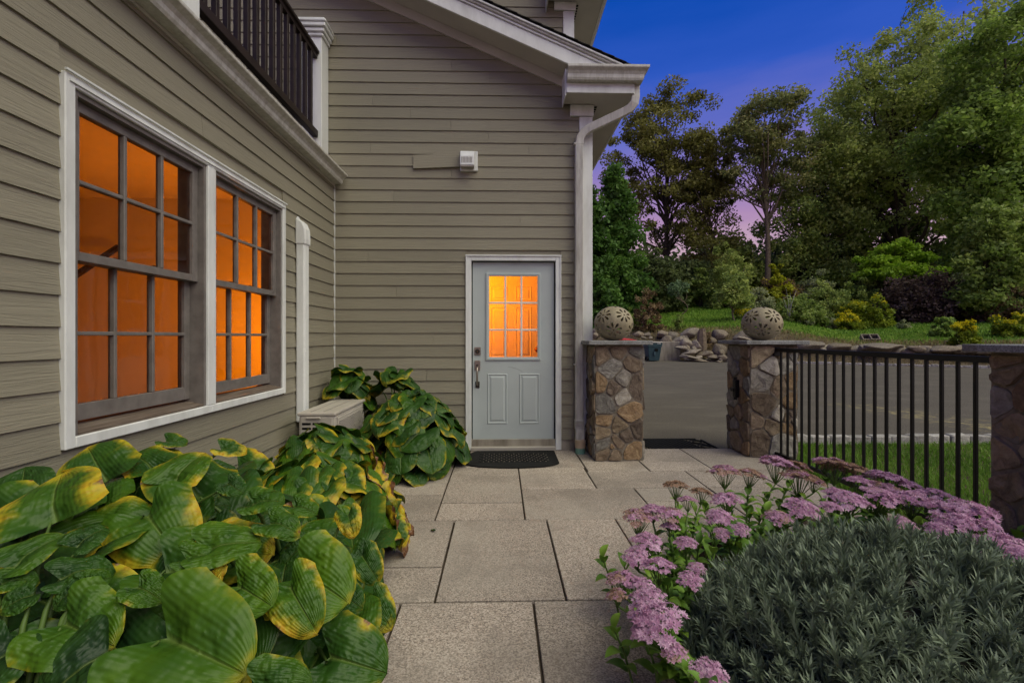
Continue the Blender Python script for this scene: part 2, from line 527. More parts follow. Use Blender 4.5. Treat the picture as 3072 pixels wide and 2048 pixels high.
def mk_ceramic(nt, b, out):
    p = obj_coord(nt)
    f = noise(nt, mapped(nt, p, (9, 9, 2.5)), 0.9, 6.0, 0.65)
    c = ramp(nt, f, [(0.25, (0.17, 0.142, 0.095)), (0.5, (0.28, 0.238, 0.155)), (0.75, (0.39, 0.33, 0.205))])
    nt.links.new(c, b.inputs['Base Color'])
    bump(nt, b, noise(nt, p, 55.0, 3.0), 0.12, 0.004)
material('ceramic', mk_ceramic, 0.5, 0.35)

def leafy(name, cols, trans=0.28, rough=0.55, spec=0.25, use_var=True):
    """foliage: colour varies per leaf island and per clump"""
    def fn(nt, b, out):
        isl = new_node(nt, 'ShaderNodeNewGeometry').outputs['Random Per Island']
        at = new_node(nt, 'ShaderNodeAttribute', attribute_name='var').outputs['Fac']
        f = mth(nt, 'ADD', mth(nt, 'MULTIPLY', isl, 0.5), mth(nt, 'MULTIPLY', at, 0.5)) if use_var else isl
        n = len(cols)
        c = ramp(nt, f, [(0.12 + 0.76 * i / (n - 1), cc) for i, cc in enumerate(cols)])
        nt.links.new(c, b.inputs['Base Color'])
        tr = new_node(nt, 'ShaderNodeBsdfTranslucent', {'Color': c})
        mx = new_node(nt, 'ShaderNodeMixShader', {0: trans, 1: b.outputs[0], 2: tr.outputs[0]})
        nt.links.new(mx.outputs[0], out.inputs[0])
    return material(name, fn, rough, spec)

leafy('leaf_airy', [(0.1067, 0.1069, 0.0274), (0.2001, 0.196, 0.0504), (0.2933, 0.282, 0.0802)], 0.42)
leafy('leaf_oak', [(0.1596, 0.2205, 0.0588), (0.2992, 0.3881, 0.1008), (0.4987, 0.5512, 0.147)], 0.42)
leafy('leaf_olive', [(0.1575, 0.2102, 0.0516), (0.2863, 0.3631, 0.0894), (0.4581, 0.5158, 0.1376)], 0.42)
leafy('leaf_maple', [(0.1092, 0.1652, 0.041), (0.2182, 0.3305, 0.0616), (0.3637, 0.4957, 0.0987)], 0.42)
leafy('leaf_pine', [(0.121, 0.1555, 0.0562), (0.2376, 0.2678, 0.095), (0.4104, 0.3802, 0.1469)], 0.42)
leafy('leaf_arbor', [(0.039, 0.0903, 0.0182), (0.0835, 0.1806, 0.0324), (0.1531, 0.2789, 0.0526)], 0.42)
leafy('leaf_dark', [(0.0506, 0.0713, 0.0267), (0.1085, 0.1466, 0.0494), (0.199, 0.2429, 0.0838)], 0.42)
leafy('leaf_lime', [(0.1296, 0.2304, 0.0173), (0.2448, 0.4176, 0.0259), (0.3888, 0.576, 0.0504)], 0.42)
leafy('leaf_chart', [(0.18, 0.21, 0.012), (0.33, 0.36, 0.018), (0.48, 0.495, 0.03)], 0.42)
leafy('leaf_purple', [(0.0394, 0.0249, 0.0224), (0.0983, 0.0655, 0.0562), (0.2032, 0.1404, 0.1207)], 0.42)
leafy('leaf_bushgreen', [(0.1038, 0.163, 0.0355), (0.2222, 0.3113, 0.0652), (0.415, 0.5039, 0.1334)], 0.42)
leafy('leaf_sage', [(0.1456, 0.1768, 0.0832), (0.2912, 0.3328, 0.1664), (0.4992, 0.52, 0.2912)], 0.42)
leafy('leaf_brown', [(0.0936, 0.0582, 0.0291), (0.208, 0.1414, 0.0728), (0.3744, 0.2808, 0.156)], 0.42)
leafy('leaf_goldgreen', [(0.09, 0.14, 0.012), (0.19, 0.26, 0.02), (0.32, 0.37, 0.03)], 0.42)
leafy('leaf_gold', [(0.42, 0.36, 0.008), (0.58, 0.51, 0.012), (0.72, 0.64, 0.03)], 0.42)
leafy('leaf_bluegreen', [(0.075, 0.1275, 0.06), (0.15, 0.2325, 0.12), (0.27, 0.375, 0.21)], 0.42)
leafy('grass', [(0.0706, 0.1512, 0.0161), (0.131, 0.2722, 0.0242), (0.2419, 0.383, 0.0605)], 0.3)
leafy('grass_dry', [(0.13, 0.117, 0.039), (0.26, 0.208, 0.091), (0.364, 0.286, 0.143)], 0.3)
leafy('lavender', [(0.0909, 0.1238, 0.0808), (0.1818, 0.2318, 0.1541), (0.3409, 0.4051, 0.2819)], 0.15, 0.6, 0.25)
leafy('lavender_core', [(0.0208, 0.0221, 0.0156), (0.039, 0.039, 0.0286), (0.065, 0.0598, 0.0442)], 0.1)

def mk_sedum_leaf(nt, b, out):
    rr = obj_rand(nt)
    c = ramp(nt, rr, [(0.1, (0.08, 0.17, 0.025)), (0.5, (0.14, 0.27, 0.03)), (0.9, (0.22, 0.36, 0.045))])
    nt.links.new(c, b.inputs['Base Color'])
    tr = new_node(nt, 'ShaderNodeBsdfTranslucent', {'Color': c})
    mx = new_node(nt, 'ShaderNodeMixShader', {0: 0.2, 1: b.outputs[0], 2: tr.outputs[0]})
    nt.links.new(mx.outputs[0], out.inputs[0])
material('sedum_leaf', mk_sedum_leaf, 0.45, 0.35)

def mk_sedum_flower(nt, b, out):
    oi = new_node(nt, 'ShaderNodeObjectInfo')
    br = new_node(nt, 'ShaderNodeSeparateColor', {0: oi.outputs['Color']}).outputs[0]
    isl = new_node(nt, 'ShaderNodeNewGeometry').outputs['Random Per Island']
    at = new_node(nt, 'ShaderNodeAttribute', attribute_name='var').outputs['Fac']
    f = mth(nt, 'ADD', mth(nt, 'MULTIPLY', isl, 0.5), mth(nt, 'MULTIPLY', at, 0.5))
    pink = ramp(nt, f, [(0.1, (0.36, 0.16, 0.28)), (0.5, (0.60, 0.34, 0.51)), (0.9, (0.80, 0.57, 0.72))])
    brn = ramp(nt, f, [(0.1, (0.17, 0.10, 0.055)), (0.5, (0.36, 0.23, 0.15)), (0.9, (0.50, 0.33, 0.26))])
    m = smooth01(nt, mth(nt, 'ADD', br, mth(nt, 'MULTIPLY', mth(nt, 'SUBTRACT', at, 0.5), 0.7)), 0.35, 0.65)
    c = mixc(nt, m, pink, brn)
    nt.links.new(c, b.inputs['Base Color'])
    tr = new_node(nt, 'ShaderNodeBsdfTranslucent', {'Color': c})
    mx = new_node(nt, 'ShaderNodeMixShader', {0: 0.3, 1: b.outputs[0], 2: tr.outputs[0]})
    nt.links.new(mx.outputs[0], out.inputs[0])
material('sedum_flower', mk_sedum_flower, 0.7, 0.1)

def mk_hosta(nt, b, out):
    uvn = new_node(nt, 'ShaderNodeTexCoord').outputs['UV']
    s = new_node(nt, 'ShaderNodeSeparateXYZ', {0: uvn})
    uu = mth(nt, 'ABSOLUTE', mth(nt, 'MULTIPLY_ADD', s.outputs[0], 2.0, -1.0))
    vv = s.outputs[1]
    oi = new_node(nt, 'ShaderNodeObjectInfo')
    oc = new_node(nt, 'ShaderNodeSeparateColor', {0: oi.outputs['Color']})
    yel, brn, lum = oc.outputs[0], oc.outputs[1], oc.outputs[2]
    rr = mth(nt, 'MULTIPLY', oi.outputs['Random'], 31.0)
    p = obj_coord(nt)
    sh = new_node(nt, 'ShaderNodeVectorMath', {0: p, 1: new_node(nt, 'ShaderNodeCombineXYZ', {0: rr, 1: rr, 2: rr}).outputs[0]}, operation='ADD').outputs[0]
    # lateral veins follow the margin from the stalk to the tip
    rib = mth(nt, 'SINE', mth(nt, 'MULTIPLY', uu, 2 * math.pi * 9.0))
    ribf = mth(nt, 'MULTIPLY', rib, mth(nt, 'SUBTRACT', 1.0, smooth01(nt, uu, 0.86, 1.0)))
    cells = new_node(nt, 'ShaderNodeCombineXYZ', {0: mth(nt, 'MULTIPLY_ADD', s.outputs[0], 11.0, rr), 1: mth(nt, 'MULTIPLY_ADD', vv, 10.0, rr), 2: 0.0}).outputs[0]
    puck = new_node(nt, 'ShaderNodeTexVoronoi', {'Vector': cells, 'Scale': 1.0}, feature='SMOOTH_F1').outputs[0]
    pk = mth(nt, 'MULTIPLY', puck, smooth01(nt, noise(nt, sh, 3.0, 2.0), 0.35, 0.6))
    h = mth(nt, 'SUBTRACT', mth(nt, 'MULTIPLY', ribf, 0.045), mth(nt, 'MULTIPLY', pk, 1.1))
    mid = mth(nt, 'SUBTRACT', 1.0, smooth01(nt, uu, 0.0, 0.06))
    h = mth(nt, 'SUBTRACT', h, mth(nt, 'MULTIPLY', mid, 0.6))
    bump(nt, b, h, 0.75, 0.011)
    n1 = noise(nt, sh, 2.4, 4.0, 0.55)
    n2 = noise(nt, sh, 7.0, 6.0, 0.7)
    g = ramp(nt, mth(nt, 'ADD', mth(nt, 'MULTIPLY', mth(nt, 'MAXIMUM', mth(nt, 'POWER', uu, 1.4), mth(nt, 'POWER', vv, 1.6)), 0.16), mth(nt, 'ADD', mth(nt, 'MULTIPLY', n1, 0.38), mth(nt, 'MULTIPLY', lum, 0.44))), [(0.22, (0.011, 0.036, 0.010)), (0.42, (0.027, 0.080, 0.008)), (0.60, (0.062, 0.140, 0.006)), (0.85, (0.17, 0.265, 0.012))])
    g = mixc(nt, mth(nt, 'MULTIPLY', mth(nt, 'MULTIPLY_ADD', ribf, 0.5, 0.5), 0.06), g, (0.03, 0.075, 0.012))
    g = mixc(nt, mth(nt, 'MULTIPLY', mid, 0.35), g, (0.22, 0.30, 0.07))
    edge = mth(nt, 'MAXIMUM', mth(nt, 'POWER', uu, 1.4), mth(nt, 'POWER', vv, 1.6))
    e2 = mth(nt, 'ADD', edge, mth(nt, 'MULTIPLY', mth(nt, 'SUBTRACT', n2, 0.5), 0.32))
    e2 = mth(nt, 'ADD', e2, mth(nt, 'MULTIPLY', mth(nt, 'SUBTRACT', n1, 0.5), 1.7))
    ty = mth(nt, 'MULTIPLY_ADD', yel, -1.15, 1.28)
    ym = smooth01(nt, e2, mth(nt, 'SUBTRACT', ty, 0.30), mth(nt, 'ADD', ty, 0.32))
    yc = ramp(nt, n2, [(0.35, (0.50, 0.25, 0.014)), (0.5, (0.52, 0.38, 0.02)), (0.7, (0.38, 0.39, 0.025))])
    c = mixc(nt, ym, g, yc)
    tb = mth(nt, 'MULTIPLY_ADD', brn, -0.95, 1.35)
    bm_ = smooth01(nt, e2, mth(nt, 'SUBTRACT', tb, 0.05), mth(nt, 'ADD', tb, 0.10))
    bc = ramp(nt, n2, [(0.35, (0.055, 0.022, 0.012)), (0.5, (0.17, 0.07, 0.028)), (0.7, (0.34, 0.24, 0.17))])
    c = mixc(nt, bm_, c, bc)
    nt.links.new(c, b.inputs['Base Color'])
    tr = new_node(nt, 'ShaderNodeBsdfTranslucent', {'Color': c})
    mx = new_node(nt, 'ShaderNodeMixShader', {0: 0.16, 1: b.outputs[0], 2: tr.outputs[0]})
    nt.links.new(mx.outputs[0], out.inputs[0])
material('hosta', mk_hosta, 0.42, 0.30)
M = MATS
# ================================================================== SETTING: ground, patio, drive
def tline(x, y): return 0.53 * x + 0.848 * y - 26.1
def sline(x, y): return 0.848 * x - 0.53 * y
def sstep(a, b, x):
    t = min(1.0, max(0.0, (x - a) / (b - a))); return t * t * (3 - 2 * t)
def ground_h(x, y):
    t = tline(x, y)
    if t <= 0: return -0.06
    k = 1 - sstep(-2.0, 4.0, sline(x, y))
    top = 0.95 + 0.75 * k
    if t < 2.5:
        z = -0.06 + (top + 0.06) * sstep(0.0, 2.5, t)
    else:
        z = top + (0.11 + 0.04 * k) * min(t - 2.5, 22.0) + 0.03 * max(0.0, min(t - 24.5, 40.0))
    z += 0.10 * mnoise.noise(Vector((x * 0.25, y * 0.25, 0.0))) * min(1.0, t / 3.0)
    return z

def terrain():
    xs = np.concatenate([[-400, -150, -60, -30], np.arange(-16, 60.1, 0.8), [70, 90, 120, 180, 300, 500]])
    ys = np.concatenate([[-300, -60, -15, 0], np.arange(3.2, 66.1, 0.8), [72, 80, 100, 150, 300, 700]])
    V = [(x, y, ground_h(x, y) if (5.0 < y) else -0.06) for y in ys for x in xs]
    nx = len(xs)
    F = [(j * nx + i, j * nx + i + 1, (j + 1) * nx + i + 1, (j + 1) * nx + i) for j in range(len(ys) - 1) for i in range(nx - 1)]
    me = np_mesh("lawn", V, F, M['lawn'], True)
    return tag(link_mesh("lawn", me), kind="structure")
terrain()

def sheet(name, poly, z, m, kind="structure"):
    me = raw_mesh(name, [(x, y, z) for x, y in poly], [tuple(range(len(poly)))], m)
    return tag(link_mesh(name, me), kind=kind)
sheet("driveway", [(1.02, 5.09), (3.2, 5.09), (3.2, 5.56), (34, 5.56), (34, 9.53), (1.02, 30.1), (-6, 34.5), (-6, 12), (1.02, 12)], -0.03, M['asphalt'])
sheet("soil_bed", [(-1.83, -1.2), (-0.93, -1.2), (-0.93, 4.6), (-0.4, 4.6), (-0.4, 5.06), (-1.83, 5.06)], -0.012, M['soil'])
sheet("flower_bed", [(0.78, -1.2), (2.9, -1.2), (2.9, 2.75), (1.1, 2.75), (1.1, 2.2), (0.78, 2.1)], 0.012, M['soil'])
sheet("patio_base", [(-1.2, -1.2), (2.86, -1.2), (2.86, 5.09), (-1.2, 5.09)], -0.02, M['joint_sand'])

patio = thing("patio", "granite slab patio between the house, the stone pillars and the flower beds", "patio", (0.2, 3.0, 0))
patio["kind"] = "structure"
GJ = 0.0058
slabs = [(-1.11, -0.474, 0.3, 1.22), (-0.474, 0.155, 0.3, 1.22), (0.155, 0.79, 0.3, 1.22),
         (-1.11, -0.474, 1.22, 2.175), (-0.474, 0.155, 1.22, 2.175), (0.155, 0.79, 1.22, 2.175), (0.79, 1.42, 1.22, 2.175),
         (-0.95, -0.317, 2.175, 2.505), (-0.95, -0.317, 2.505, 3.14), (-0.317, 0.315, 2.175, 3.14), (0.315, 0.79, 2.175, 3.14), (0.79, 1.42, 2.175, 3.14),
         (-1.08, -0.457, 3.14, 3.64), (-1.08, -0.457, 3.64, 4.39), (-0.457, 0.168, 3.14, 3.465), (-0.457, 0.168, 3.465, 4.39),
         (0.168, 1.107, 3.14, 3.775), (0.168, 0.80, 3.775, 4.39), (1.107, 1.73, 3.14, 3.46), (1.107, 1.73, 3.46, 3.775), (0.80, 1.73, 3.775, 4.243),
         (1.73, 2.36, 3.14, 3.775), (1.73, 2.36, 3.775, 4.243), (1.42, 2.05, 2.5, 3.14), (2.36, 2.84, 3.14, 4.243),
         (-1.08, -0.457, 4.39, 5.05), (-0.457, 0.168, 4.39, 5.05), (0.168, 0.815, 4.39, 5.05), (0.815, 1.405, 4.243, 4.62), (0.815, 1.405, 4.62, 5.09),
         (1.405, 2.015, 4.243, 4.562), (1.405, 2.015, 4.562, 5.09), (2.015, 2.70, 4.243, 5.09), (0.80, 0.815, 4.243, 4.39)]
for i, (x0, x1, y0, y1) in enumerate(slabs):
    if x1 - x0 < 0.05: continue
    dz = rnd.uniform(-0.0015, 0.0015)
    j = GJ + rnd.uniform(-0.001, 0.003)
    MB().box(x0 + j, x1 - j, y0 + j, y1 - j, -0.05, dz).build("paver", M['granite'], patio, bevel=0.003)

def rough_block(seed, w, d, h):
    r = random.Random(seed)
    bm = bmesh.new()
    bmesh.ops.create_cube(bm, size=1.0)
    bmesh.ops.bevel(bm, geom=list(bm.edges), offset=0.09, segments=1, affect='EDGES')
    for v in bm.verts:
        v.co = Vector((v.co.x * w, v.co.y * d, v.co.z * h)) + Vector((r.uniform(-1, 1) * w * .035, r.uniform(-1, 1) * d * .05, r.uniform(-1, 1) * h * .05))
    me = bpy.data.meshes.new("kerb_block"); bm.to_mesh(me); bm.free()
    me.materials.append(M['kerb_block'])
    return me
blk = [rough_block(40 + i, 0.24, 0.11, 0.14) for i in range(4)]
kerb = thing("kerb", "line of pale granite blocks edging the drive beside the fenced grass", "kerb", (6, 5.5, 0)); kerb["kind"] = "structure"
x = 3.16; i = 0
while x < 12.5:
    mw = Matrix.Translation((x, 5.53 + rnd.uniform(-.012, .012), -0.025 + rnd.uniform(-.008, .006))) @ Matrix.Rotation(rnd.uniform(-.04, .04), 4, 'Z')
    link_mesh("kerb_block", blk[i % 4], kerb, mw); x += 0.252; i += 1
kerb2 = thing("kerb", "line of granite blocks along the far edge of the drive below the boulders", "kerb", (14, 21.5, 0)); kerb2["kind"] = "structure"
for i in range(84):
    s = -4.4 + i * 0.252
    # point on the far edge of the drive
    x = 0.53 * 26.08 + 0.848 * s; y = 0.848 * 26.08 - 0.53 * s
    mw = Matrix.Translation((x, y, 0.0 + rnd.uniform(-.02, .02))) @ Matrix.Rotation(math.atan2(-0.53, 0.848) + rnd.uniform(-.05, .05), 4, 'Z')
    link_mesh("kerb_block", blk[(i * 3 + 1) % 4], kerb2, mw)

# ================================================================== HOUSE
house = thing("house", "olive beige clapboard house with white trim, lit windows and a side door", "house", (0, 5.06, 0))
E0, EXP = 0.118, 0.1315
def zrow(n): return E0 + EXP * n

def board_x(name, parent, xa, xb, n, ywall, xb_top=None, drop=(0, 0), proud=0.0):
    """clapboard on a wall facing -y; drop lowers the two ends (a sagging board)"""
    z0, z1 = zrow(n), zrow(n + 1) + 0.02
    xt = xb if xb_top is None else xb_top
    o0, o1 = 0.019 + proud, 0.006 + proud
    vs = [(xa, ywall, z0 - drop[0]), (xb, ywall, z0 - drop[1]), (xt, ywall, z1 - drop[1]), (xa, ywall, z1 - drop[0]),
          (xa, ywall - o0, z0 - drop[0]), (xb, ywall - o0, z0 - drop[1]), (xt, ywall - o1, z1 - drop[1]), (xa, ywall - o1, z1 - drop[0])]
    fs = [(0, 1, 2, 3), (7, 6, 5, 4), (0, 4, 5, 1), (1, 5, 6, 2), (2, 6, 7, 3), (3, 7, 4, 0)]
    return MB().add(vs, fs).build(name, M['siding'], parent)
def board_y(name, parent, ya, yb, n, xwall, ztop=None):
    """clapboard on a wall facing +x"""
    z0, z1 = zrow(n), zrow(n + 1) + 0.02
    if ztop: z1 = min(z1, ztop)
    o0, o1 = 0.019, 0.006
    vs = [(xwall, ya, z0), (xwall, yb, z0), (xwall, yb, z1), (xwall, ya, z1),
          (xwall + o0, ya, z0), (xwall + o0, yb, z0), (xwall + o1, yb, z1), (xwall + o1, ya, z1)]
    fs = [(3, 2, 1, 0), (4, 5, 6, 7), (1, 5, 4, 0), (2, 6, 5, 1), (3, 7, 6, 2), (0, 4, 7, 3)]
    return MB().add(vs, fs).build(name, M['siding'], parent)
def cut(segs, a, b):
    out = []
    for (p, q) in segs:
        if b <= p or a >= q: out.append((p, q)); continue
        if a > p: out.append((p, a))
        if b < q: out.append((b, q))
    return out

# ---- low wing wall on the left, facing +x, plane x = XW
XW = -1.84
WY0, WY1, WZ0, WZ1 = 1.93, 3.868, 0.788, 2.365     # window casing, outer
mb = MB()
for (ya, yb, za, zb) in ((-1.5, WY0 + .03, 0.02, 3.0), (WY1 - .03, 5.10, 0.02, 3.0), (WY0 + .03, WY1 - .03, 0.02, WZ0 + .03), (WY0 + .03, WY1 - .03, WZ1 - .03, 3.0)):
    mb.box(XW - 0.14, XW - 0.001, ya, yb, za, min(zb, 2.925))
wing = mb.build("wing_wall", M['siding'], house)
seam_w = {17: [1.62], 19: [0.9], 18: [2.83], 13: [0.8], 9: [1.2], 20: [4.0], 3: [2.6], 4: [4.4]}
for n in range(0, 22):
    segs = [(-1.5, 5.046)]
    za, zb = zrow(n), zrow(n + 1)
    if zb > WZ0 + .01 and za < WZ1 - .01: segs = cut(segs, WY0, WY1)
    for sm in seam_w.get(n, []):
        segs = [t for (p, q) in segs for t in (((p, sm - .0012), (sm + .0012, q)) if p < sm < q else ((p, q),))]
    for (p, q) in segs:
        board_y("siding_board", wing, p, q, n, XW)
box_obj("corner_bead", M['white_trim'], house, XW + .001, XW + .021, 5.030, 5.046, 0.10, 2.97)
# top trim under the eave: frieze and soffit of the wing
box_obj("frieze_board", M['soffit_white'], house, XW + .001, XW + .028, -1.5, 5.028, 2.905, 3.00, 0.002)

def sweep_gutter(name, m, parent, path, normals, prof, cap0=True, cap1=True):
    """profile (out, z) swept along a horizontal path with mitres; normals per segment (outward)"""
    n = len(path); mb = MB()
    rings = []
    for i, p in enumerate(path):
        if i == 0: d = Vector(normals[0])
        elif i == n - 1: d = Vector(normals[-1])
        else:
            a, b = Vector(normals[i - 1]), Vector(normals[i]); d = a + b; d = d / (1 + a.dot(b))
        rings.append([(p[0] + d.x * o, p[1] + d.y * o, z) for (o, z) in prof])
    k = len(prof)
    for r in rings: mb.v += r
    for i in range(n - 1):
        for j in range(k):
            mb.f.append((i * k + j, i * k + (j + 1) % k, (i + 1) * k + (j + 1) % k, (i + 1) * k + j))
    if cap0: mb.f.append(tuple(range(k)))
    if cap1: mb.f.append(tuple((n - 1) * k + j for j in range(k))[::-1])
    return mb.build(name, m, parent)
def kprof(z0, w=0.125, h=0.125):
    return [(0, z0), (w * .52, z0), (w * .60, z0 + h * .16), (w * .62, z0 + h * .42), (w * .74, z0 + h * .62), (w * .98, z0 + h * .80), (w, z0 + h * .86), (w, z0 + h),
            (w * .88, z0 + h), (w * .88, z0 + h * .93), (w * .05, z0 + h * .80), (0, z0 + h)]
sweep_gutter("gutter", M['gutter_white'], house, [(XW + .030, -1.5), (XW + .030, 5.012)], [(1, 0, 0)], kprof(2.922, 0.138, 0.100))
# flat roof deck of the wing with a dark edge
MB().box(-5.2, XW + .030, -1.5, 5.05, 2.93, 2.985).build("roof_deck", M['shingle'], house)

# ---- window unit in the wing wall
win1 = part_group("window", house, (XW, 2.4, 1.5)); win2 = part_group("window", house, (XW, 3.4, 1.5))
CW = 0.048; XF = XW + 0.036
ymul0, ymul1 = 2.852, 2.930
def casing(y0, y1, z0, z1):
    return MB().box(XW - .10, XF, y0, y1, z0, z1).build("casing", M['white_trim'], win1 if y0 < 2.89 else win2, bevel=0.004)
casing(WY0, WY0 + CW, WZ0, WZ1)
casing(WY1 - CW, WY1, WZ0, WZ1)
casing(ymul0, ymul1, WZ0 + CW, WZ1 - CW)
for (_a, _b) in ((WY0 + CW, 2.8908), (2.8912, WY1 - CW)):
    casing(_a, _b, WZ1 - CW, WZ1); casing(_a, _b, WZ0, WZ0 + CW)
MB().box(XF + .001, XF + .012, WY0 - .004, WY1 + .004, WZ1 + .001, WZ1 + .010).build("drip_cap", M['white_trim'], win1)
MB().box(XF + .0005, XF + .007, WY0 + .018, WY1 - .018, WZ1 - .034, WZ1 - .022).build("casing_bead", M['white_trim'], win1)
for (a, b) in ((WY0 + CW, ymul0), (ymul1, WY1 - CW)):
    win = win1 if a < 2.5 else win2
    z0, z1 = WZ0 + CW, WZ1 - CW
    zm = 1.598                                # meeting rail
    xo, xi = XW - 0.030, XW - 0.064           # lower sash sits outside of this view: upper sash proud
    # jambs
    MB().box(XW - .135, XF - .014, a + .0005, a + .022, z0, z1).build("jamb", M['sash_taupe'], win)
    MB().box(XW - .135, XF - .014, b - .022, b - .0005, z0, z1).build("jamb", M['sash_taupe'], win)
    MB().box(XW - .135, XF - .016, a + .023, b - .023, z1 - .022, z1 - .0005).build("head_jamb", M['sash_taupe'], win)
    # sloping sill
    MB().prism([(XW - .135, a + .023, z0 + .0005), (XF - .012, a + .023, z0 + .0005), (XF - .012, a + .023, z0 + .012), (XW - .135, a + .023, z0 + .042)], (0, b - a - .046, 0)).build("sill", M['sill_wood'], win)
    # upper sash (outer) and lower sash (inner)
    for (sz0, sz1, x0, x1, low) in ((zm - .004, z1 - .024, XW - .050, XW - .012, False), (z0 + .046, zm + .030, XW - .098, XW - .060, True)):
        ya, yb = a + .0235, b - .0235
        st = 0.046
        rb = 0.075 if low else 0.040
        rt = 0.034 if low else 0.046
        mb = MB()
        mb.box(x0, x1, ya, ya + st, sz0, sz1); mb.box(x0, x1, yb - st, yb, sz0, sz1)
        mb.box(x0, x1, ya + st, yb - st, sz0, sz0 + rb); mb.box(x0, x1, ya + st, yb - st, sz1 - rt, sz1)
        mb.build("sash", M['sash_taupe'], win, bevel=0.002)
        gy0, gy1, gz0, gz1 = ya + st, yb - st, sz0 + rb, sz1 - rt
        xm = (x0 + x1) / 2
        wy, wz = (gy1 - gy0) / 3, (gz1 - gz0) / 2
        for k in (1, 2):
            MB().box(x0 + .006, x1 + .001, gy0 + wy * k - .0095, gy0 + wy * k + .0095, gz0, gz1).build("muntin", M['sash_taupe'], win, bevel=0.003)
        for k in range(3):
            MB().box(x0 + .007, x1 + .0005, gy0 + wy * k + (.0095 if k else 0), gy0 + wy * (k + 1) - (.0095 if k < 2 else 0), gz0 + wz - .0095, gz0 + wz + .0095).build("muntin", M['sash_taupe'], win, bevel=0.003)
            for j in range(2):
                me = raw_mesh("pane", [(xm, gy0 + wy * k, gz0 + wz * j), (xm, gy0 + wy * (k + 1), gz0 + wz * j), (xm, gy0 + wy * (k + 1), gz0 + wz * (j + 1)), (xm, gy0 + wy * k, gz0 + wz * (j + 1))], [(0, 1, 2, 3)], M['glass'])
                link_mesh("pane", me, win)
        if low:
            for k in (0.36, 0.66):
                yy = ya + (yb - ya) * k
                MB().tube([(x1 - .012, yy - .03, sz1 + .004), (x1 - .006, yy - .012, sz1 + .016), (x1 - .006, yy + .012, sz1 + .016), (x1 - .012, yy + .03, sz1 + .004)], 0.007, 6).build("sash_lock", M['brass'], win)

# ---- room behind the window
room = part_group("interior_room", house, (-3.4, 2.5, 0))
RX0, RX1, RY0, RY1, RZ0, RZ1 = -4.7, XW - .142, 0.2, 4.9, 0.12, 2.72
def room_walls(parent, x0, x1, y0, y1, z0, z1, faces, m, fl):
    if 'b' in faces: box_obj("room_wall", m, parent, x0, x1, y1, y1 + .05, z0, z1)
    if 'f' in faces: box_obj("room_wall", m, parent, x0, x1, y0 - .05, y0, z0, z1)
    if 'l' in faces: box_obj("room_wall", m, parent, x0 - .05, x0, y0 - .05, y1 + .05, z0, z1)
    if 'r' in faces: box_obj("room_wall", m, parent, x1, x1 + .05, y0 - .05, y1 + .05, z0, z1)
    box_obj("room_ceiling", m, parent, x0 - .05, x1, y0 - .05, y1 + .05, z1 + .001, z1 + .05)
    box_obj("room_floor", fl, parent, x0 - .05, x1, y0 - .05, y1 + .05, z0 - .05, z0 - .001)
room_walls(room, RX0, RX1, RY0, RY1, RZ0, RZ1, 'bfl', M['cream_wall'], M['floor_wood'])
# hanging folds of a drawn-back curtain at the far end
mb = MB()
for i in range(7):
    mb.tube([(RX1 - .06 - .012 * (i % 2), 4.42 + i * .055, 0.3), (RX1 - .05 - .012 * (i % 2), 4.42 + i * .055, 2.5)], 0.035, 10)
mb.build("curtain", M['cream_wall'], room, smooth=True)
# sloping stair rail seen through the first window
MB().tube([(-4.4, 4.1, 1.35), (-4.0, 4.86, 2.2)], 0.03, 8).build("stair_rail", M['rail_brown'], room)
def lamp(name, loc, energy, colr, rad):
    L = bpy.data.lights.new(name, 'POINT'); L.energy = energy; L.color = colr; L.shadow_soft_size = rad
    o = bpy.data.objects.new(name, L); o.location = loc; COL.objects.link(o); return o
lamp("room_lamp", (-2.06, 4.14, 1.25), 25.0, (1.0, 0.23, 0.0), 0.03)

# ---- gable wall, facing -y, plane y = YW
YW = 5.06
DX0, DX1, DZ1 = -0.385, 0.666, 2.161          # door casing outer
rake_x = lambda z: 0.688 + (4.027 - z) / 0.429
mb = MB()
mb.box(-4.4, DX0 + .04, YW + .001, YW + .14, 0.0, 5.1); mb.box(DX1 - .04, 1.0, YW + .001, YW + .14, 0.0, 4.0)
mb.box(DX0 + .04, DX1 - .04, YW + .001, YW + .14, DZ1 - .04, 4.4)
gable = mb.build("gable_wall", M['siding'], house)
seam_px = {31: [1354], 30: [1466], 29: [1586], 28: [1119], 27: [1233], 26: [1353], 25: [1466], 24: [1112, 1586.5], 22: [1356], 33: [1010], 20: [1180], 15: [1105], 8: [1300], 12: [1190], 18: [1560], 5: [1280]}
for n in range(0, 44):
    za, zb = zrow(n), zrow(n + 1)
    xl = -4.4 if za > 2.95 else XW + .022
    xr = 0.885 if zb < 3.70 else min(0.885, rake_x(za) + .06)
    xrt = 0.885 if zb < 3.70 else min(0.885, rake_x(zb + .02) + .06)
    if xr - xl < 0.3: continue
    segs = [(xl, xr)]
    if za < DZ1 - .01: segs = cut(segs, DX0, DX1)
    for px in seam_px.get(n, []):
        sm = pt_y(px, 500, YW).x
        segs = [t for (p, q) in segs for t in (((p, sm - .0015), (sm + .0015, q)) if p < sm < q else ((p, q),))]
    if n == 23:
        segs = [(xl, -0.967), (-0.30, xr)]
        board_x("siding_board", gable, -0.963, -0.30, n, YW, drop=(0.034, 0.004), proud=0.020)
    for (p, q) in segs:
        last = abs(q - xr) < 1e-6
        board_x("siding_board", gable, p, q, n, YW, xb_top=(xrt if last else None))
box_obj("foundation", M['concrete'], house, XW, 1.0, YW - .004, YW + .10, -0.05, 0.118)
